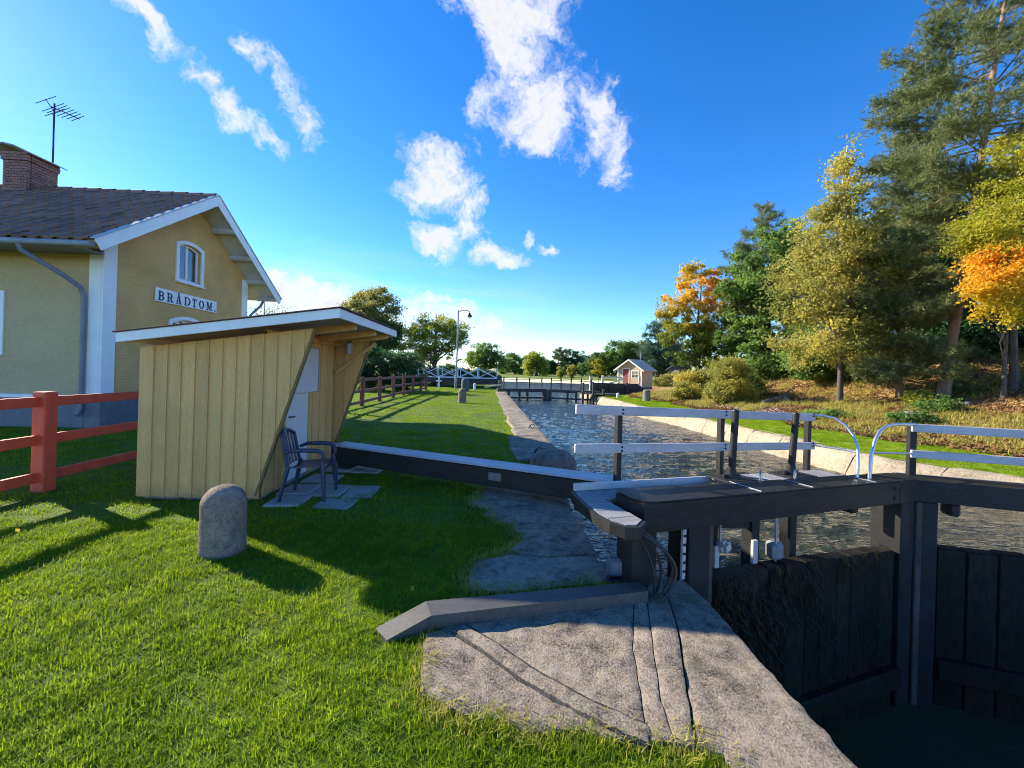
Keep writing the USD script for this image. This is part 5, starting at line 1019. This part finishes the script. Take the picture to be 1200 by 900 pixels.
tree('pale_bush', 'pale green shrubs in front of the little house beyond the hut', R_(22.5, 50), 2.6, .05, [(22.3, 50, zrt(22.3, 50) + .9, 1.6, 1.3, 1.0, 1), (24.6, 50.5, zrt(24.6, 50.5) + .8, 1.6, 1.3, .9, 1), (20.3, 49, zrt(20.3, 49) + .5, 1.2, 1, .6, .8)], LM['birch'], m_bark, 130, 26, .4, .17, 88, gap=.3, cat_='bush')
tree('low_bush', 'small pale bush between gravel path and the olive bush', R_(10.9, 22.5), 1.1, .04, [(10.8, 22.5, .75, .8, .6, .55, 1)], LM['birch'], m_bark, 60, 30, .2, .10, 74, gap=.28, cat_='bush')
tree('silver_birch', 'slender birch with sparse yellow leaves and pale trunk above the dark foot', R_(14.6, 16.5), 11.7, .105, [(14.6, 16.5, 10.8, .42, .42, 1.3, .6), (14.5, 16.4, 8.6, .9, .9, 1.2, 1), (14.4, 16.4, 9.4, .95, .9, 1.5, .7), (15.2, 16.5, 8.6, 1.0, .9, 1.1, .8), (13.9, 16.3, 7.4, 1.7, 1.6, 1.7, 1), (13.2, 16.2, 5.6, 1.9, 1.7, 1.8, 1), (15.2, 16.3, 5.8, 1.7, 1.6, 2.0, 1), (13.2, 16.0, 3.6, 2.0, 1.6, 1.4, 1), (15.0, 16.2, 3.4, 1.6, 1.5, 1.3, .9)], LM['birch'], m_bark_birch, 620, 24, .31, .118, 75, gap=.43, gs=1.25, droop=.14, limbs=160)
pine('tall_pine', 'tall leaning pine with long trunk reaching above the frame', R_(16.45, 14.2), 20.0, .185, 3.4, 76, .30, 92, 58, .22, lean=(2.9, 0.2), bare=.35)
pine('shore_pine', 'lower spreading pine with drooping boughs left of the leaning trunk', R_(16.3, 15.6), 7.6, .12, 2.5, 77, .10, 56, 50, .20, lean=(-.3, 0))
pine('slim_pine', 'slim grey pine behind the birch and the leaning pine', R_(19.2, 18.0), 13.0, .17, 2.4, 78, .22, 60, 36, .26)
tree('lime_maple', 'yellow green maple at the right edge above the flame orange one', R_(17.9, 13.2), 10.6, .11, [(16.0, 12.2, 7.1, 1.15, 1.1, 1.1, 1), (16.9, 12.4, 8.9, 1.0, 1.1, 1.2, 1), (15.2, 12.1, 6.1, .8, .8, .65, .8), (17.6, 12.6, 7.4, 1.4, 1.2, 1.7, .8)], LM['lime'], m_bark, 240, 44, .32, .085, 79, gap=.45, gs=1.5)
tree('flame_maple', 'bright orange maple crown at the right edge over the hillside', R_(17.0, 12.8), 6.4, .07, [(15.7, 11.8, 5.3, .95, .9, .75, 1), (15.1, 11.7, 4.55, .75, .7, .5, .9), (16.6, 11.9, 4.7, 1.0, .9, .9, 1), (15.7, 11.8, 3.95, .8, .8, .4, .6)], LM['flame'], m_bark, 150, 24, .30, .10, 80, gap=.45, gs=1.6)
tree('orange_sapling', 'small orange tree glowing between the birch and the tall pine', R_(19.8, 21.0), 9.4, .10, [(19.9, 20.8, 8.0, 1.2, 1.0, .7, 1), (19.0, 20.8, 7.2, .8, .8, .6, 1)], LM['orange'], m_bark, 70, 40, .34, .14, 81, gap=.3)
for k, (x, yv, w, h, lm, lab) in enumerate([(17.0, 24.6, 1.5, 1.7, 'green', 'leafy green shrub on the slope right of the olive bush'), (19.2, 24.0, 1.6, 2.3, 'birch', 'pale yellow shrub under the dense green tree'), (16.0, 27.4, 1.6, 2.0, 'yellowgreen', 'yellow green shrub at the foot of the orange maple'), (13.6, 27.2, 1.1, 1.2, 'birch', 'low pale shrub left of the orange maple trunk'), (17.6, 18.6, 1.3, 1.8, 'dark', 'dark shrub between the birch and the leaning pine'), (12.8, 20.6, 1.0, 1.4, 'green', 'green shrub just right of the olive bush')]):
    g = zrt(x, yv); tree('shrub', lab, (x, yv, g), g + h, .05, [(x, yv, g + h * .55, w, w * .8, h * .5, 1), (x + w * .6, yv + .2, g + h * .4, w * .7, w * .6, h * .4, .8)], LM[lm], m_bark, 110, 28, .34, .125, 120 + k, gap=.34, limbs=20, cat_='bush')
for k, (x, yv, h, w, lm, lab) in enumerate([(23.0, 27.0, 11.0, 2.8, 'green', 'green tree deep in the wood behind the birch'), (24.5, 22.5, 12.0, 3.0, 'dark', 'dark tree deep in the wood behind the slim pine'), (27.5, 19.0, 11.0, 3.2, 'dark', 'dark tree uphill behind the leaning pine'), (27.0, 25.5, 13.5, 3.2, 'redtop', 'brown green tree high in the wood behind the leaning pine'), (31.0, 16.5, 13.0, 3.6, 'green', 'green tree uphill at the right edge behind the maples'), (25.5, 15.2, 8.5, 2.2, 'dark', 'low dark tree under the maples at the right edge'), (20.5, 23.5, 6.5, 2.2, 'yellowgreen', 'yellow green undergrowth tree between green tree and birch'), (17.2, 20.5, 4.6, 1.8, 'green', 'low green hazel behind the birch trunk'), (21.0, 17.2, 5.0, 2.0, 'dark', 'dark low tree behind the foot of the leaning pine')]):
    g = zrt(x, yv); tree('woodland_tree', lab, (x, yv, g), h * .95, .2, [(x, yv, g + (h - g) * .58, w * .85, w * .8, (h - g) * .44, 1), (x - w * .45, yv - .3, g + (h - g) * .36, w * .66, w * .6, (h - g) * .34, .8), (x + w * .45, yv - .3, g + (h - g) * .36, w * .6, w * .6, (h - g) * .32, .8)], LM[lm], m_bark, 230, 46, .55, .17, 90 + k, gap=.36)
for k, (x, yv, s_, lab) in enumerate([(13.4, 12.4, .24, 'grey boulder among the dry leaves below the leaning pine'), (16.0, 13.0, .13, 'small pale stone on the hillside right of the leaning pine'), (13.3, 18.2, .30, 'grey stone on the slope left of the birch foot')]):
    rk = trimesh.creation.icosphere(3); rk.vertices *= V(1.25, 1, .75) * s_; rk.vertices *= (1 + .5 * (meshkit.fbm(rk.vertices * 3 / s_ * .4 + k * 9, 4, k) - .5))[:, None]; obj('boulder', move(rk, x, yv, zrt(x, yv) + .2 * s_), m_rockgrey, None, 60, label=lab, cat='boulder')
t = thing('fallen_trunk', 'dark fallen trunk lying on the slope left of the birch', 'log'); obj('trunk', tube([(12.0, 17.6, zrt(12.0, 17.6) + .12), (13.1, 18.0, zrt(13.1, 18) + .18), (14.2, 18.8, zrt(14.2, 18.8) + .16)], [.10, .13, .11], 9), m_bark, t, 60); obj('dead_branch', tube([(13.1, 18.0, zrt(13.1, 18) + .2), (13.3, 17.7, zrt(13.3, 17.7) + .55), (13.7, 17.6, zrt(13.7, 17.6) + .8)], [.04, .03, .01], 6), m_bark, t, 60)

# ------------------------------------------------------------------ grass, litter
def blades(n, rad, h0, h1, w, rg, lean=.5):
    vs, fs = [], []
    for i in range(n):
        a_ = rg.uniform(0, 2 * PI); r_ = rad * math.sqrt(rg.uniform()); p = V(r_ * math.cos(a_), r_ * math.sin(a_), -.01); h = rg.uniform(h0, h1); az = rg.uniform(0, 2 * PI); l_ = h * abs(rg.normal(0, lean)); d = V(math.cos(az), math.sin(az), 0); s = V(-d[1], d[0], 0) * w * rg.uniform(.7, 1.3)
        m1 = p + d * l_ * .35 + V(0, 0, h * .6); e = p + d * l_ + V(0, 0, h); k = len(vs); vs += [p - s, p + s, m1 - s * .75, m1 + s * .75, e]; fs += [(k, k + 1, k + 3), (k, k + 3, k + 2), (k + 2, k + 3, k + 4)]
    return np.array(vs), np.array(fs)
def instancer(name, protos, pos, scale, rot, pidx, label, cat_, mat):
    pi = UsdGeom.PointInstancer.Define(stage, '/World/' + name); tag(pi.GetPrim(), label, cat_, kind='stuff'); paths = []
    for k, m in enumerate(protos):
        usdkit.mesh(stage, f'/World/{name}/tuft_{k:03d}' if k else f'/World/{name}/tuft', m, mat); paths.append(Sdf.Path(f'/World/{name}/tuft_{k:03d}' if k else f'/World/{name}/tuft'))
    pi.CreatePrototypesRel().SetTargets(paths); pi.CreatePositionsAttr(Vt.Vec3fArray.FromNumpy(np.asarray(pos, np.float32))); pi.CreateProtoIndicesAttr(Vt.IntArray.FromNumpy(np.asarray(pidx, np.int32)))
    pi.CreateScalesAttr(Vt.Vec3fArray.FromNumpy(np.repeat(np.asarray(scale, np.float32)[:, None], 3, 1)))
    q_ = np.zeros((len(pos), 4)); q_[:, 2] = np.sin(rot / 2); q_[:, 3] = np.cos(rot / 2)
    pi.CreateOrientationsAttr([Gf.Quath(float(w_[3]), float(w_[0]), float(w_[1]), float(w_[2])) for w_ in q_])
rg = np.random.default_rng(99)
import shapely
solid = shapely.union_all([main.buffer(-.035), bed.buffer(-.05)] + [Polygon(p).buffer(-.04) for p in S.values()] + [sbox(X0, YN - .02, X1, YB + .03), sbox(-2.66, 5.10, -1.55, 5.45), sbox(-2.6, 6.3, -1.8, 6.6), sbox(-2.0, 4.68, -1.68, 4.95), sbox(-2.58, 4.7, -2.26, 5.0), sbox(-2.6, 5.66, -2.26, 6.0), Point(-2.32, 3.56).buffer(.16), sbox(WXL, WY0 - .07, WX + .07, WY1 + .07), Polygon([(-.42, 2.655), (1.09, 2.925), (1.12, 2.8), (-.36, 2.5)])])
def scatter(density, y0, y1, side='left', xw=1.5, extra=1.0):
    A_ = (y1 - y0) * (2 * xw * y1 + 2 * extra); n = int(A_ * density); p = np.column_stack([rg.uniform(-xw * y1 - extra, xw * y1 + extra, n), rg.uniform(y0, y1, n)])
    p = p[np.abs(p[:, 0]) < xw * p[:, 1] + extra]
    if side == 'left':
        p = p[p[:, 0] < le(p[:, 1]) - np.where(p[:, 1] > 7.2, .62 + .14 * np.sin(p[:, 1] * 3.1) * np.sin(p[:, 1] * 7.3), .35)]
        keep = ~shapely.contains_xy(solid, p[:, 0], p[:, 1]); p = p[keep]
    return p
G1 = [blades(40, .08, .02, .058, .0026, rg, .9) for _ in range(5)]; G2 = [blades(50, .17, .02, .055, .0045, rg, .8) for _ in range(4)]; G3 = [blades(50, .42, .02, .055, .012, rg, .8) for _ in range(3)]
a1, a2, a3 = scatter(340, .9, 4.2), scatter(46, 4.2, 10.5, xw=1.4), scatter(5.0, 10.5, 36, xw=1.1)
extra_ = []
for nm, P_, G_, lab in (('grass', a1, G1, 'mown green grass in the foreground around the slab'), ('grass_middle', a2, G2, 'mown green grass around the shed'), ('grass_far', a3, G3, 'mown green grass of the far lawn')):
    z = z_left(P_[:, :1], P_[:, 1:2])[:, 0]; cl = meshkit.fbm(np.column_stack([P_ * 1.6, 0 * P_[:, 0]]), 3, 12); sc = rg.uniform(.6, 1.1, len(P_)) * (.78 + .42 * cl)
    instancer(nm, G_, np.column_stack([P_, z]), sc, rg.uniform(0, 2 * PI, len(P_)), rg.integers(0, len(G_), len(P_)), lab, 'grass', m_blade)
bd_ = []
for ring in (main.exterior, bed.exterior):
    for dd_ in np.arange(0, ring.length, .035):
        p = ring.interpolate(dd_); q_ = (p.x + rg.normal(0, .035), p.y + rg.normal(0, .035))
        if q_[0] < le(q_[1]) - .32 and q_[0] < 1.1: bd_.append(q_)
bd_ = np.array(bd_); instancer('edge_grass', G1, np.column_stack([bd_, np.full(len(bd_), .0)]), rg.uniform(.5, 1.15, len(bd_)), rg.uniform(0, 2 * PI, len(bd_)), rg.integers(0, len(G1), len(bd_)), 'dry yellow grass fringe along the edges of the stone slabs', 'grass', m_dryblade)
n = 6500; yy2 = rg.uniform(4.0, 26, n) ** 1.0; xx2 = re(yy2) + .34 + rg.uniform(0, 3.2, n); P_ = np.column_stack([xx2, yy2]); z = z_right(P_[:, :1], P_[:, 1:2])[:, 0]
instancer('bank_grass', G2, np.column_stack([P_, z]), rg.uniform(.5, .95, n), rg.uniform(0, 2 * PI, n), rg.integers(0, len(G2), n), 'bright mown grass strip along the right bank', 'grass', m_blade)
D1 = [blades(26, .22, .06, .24, .007, rg, 1.1) for _ in range(4)]
n = 4200; yy2 = rg.uniform(5.0, 30, n); xx2 = hx(yy2) + np.abs(rg.normal(0, 6, n)) - .1; P_ = np.column_stack([xx2, yy2]); keep = meshkit.fbm(np.column_stack([P_ * .5, 0 * xx2]), 3, 15) > .44; P_ = P_[keep]; z = z_right(P_[:, :1], P_[:, 1:2])[:, 0]
instancer('dry_grass', D1, np.column_stack([P_, z]), rg.uniform(.5, 1.2, len(P_)), rg.uniform(0, 2 * PI, len(P_)), rg.integers(0, 4, len(P_)), 'dry yellow grass and weeds on the hillside', 'grass', m_dryblade)
n = 60000; yy2 = rg.uniform(5.0, 32, n); xx2 = hx(yy2) - .6 + np.abs(rg.normal(0, 7, n)); P_ = np.column_stack([xx2, yy2]); z = z_right(P_[:, :1], P_[:, 1:2])[:, 0] + rg.uniform(.01, .05, n)
m_litter = leafmat('fallen_leaf', [(0, (.10, .05, .025)), (.4, (.30, .15, .05)), (.7, (.50, .29, .08)), (1, (.60, .38, .09))], .7, .15, 1.2, .3)
obj('fallen_leaves', leaves(np.column_stack([P_, z]), .10, rg, 1.6, .7), m_litter, None, label='brown and yellow fallen leaves strewn over the hillside', cat='leaves', kind='stuff')
n = 26; P_ = np.column_stack([rg.uniform(-6, 1, n), rg.uniform(1.5, 12, n)]); P_ = np.vstack([P_, (-2.32, 1.80)]); P_ = P_[P_[:, 0] < le(P_[:, 1]) - .1]; z = z_left(P_[:, :1], P_[:, 1:2])[:, 0] + .055
obj('stray_leaves', leaves(np.column_stack([P_, z]), .05, rg, 1.6, .8), LM['flame'], None, label='few yellow leaves lying on the lawn', cat='leaves', kind='stuff')
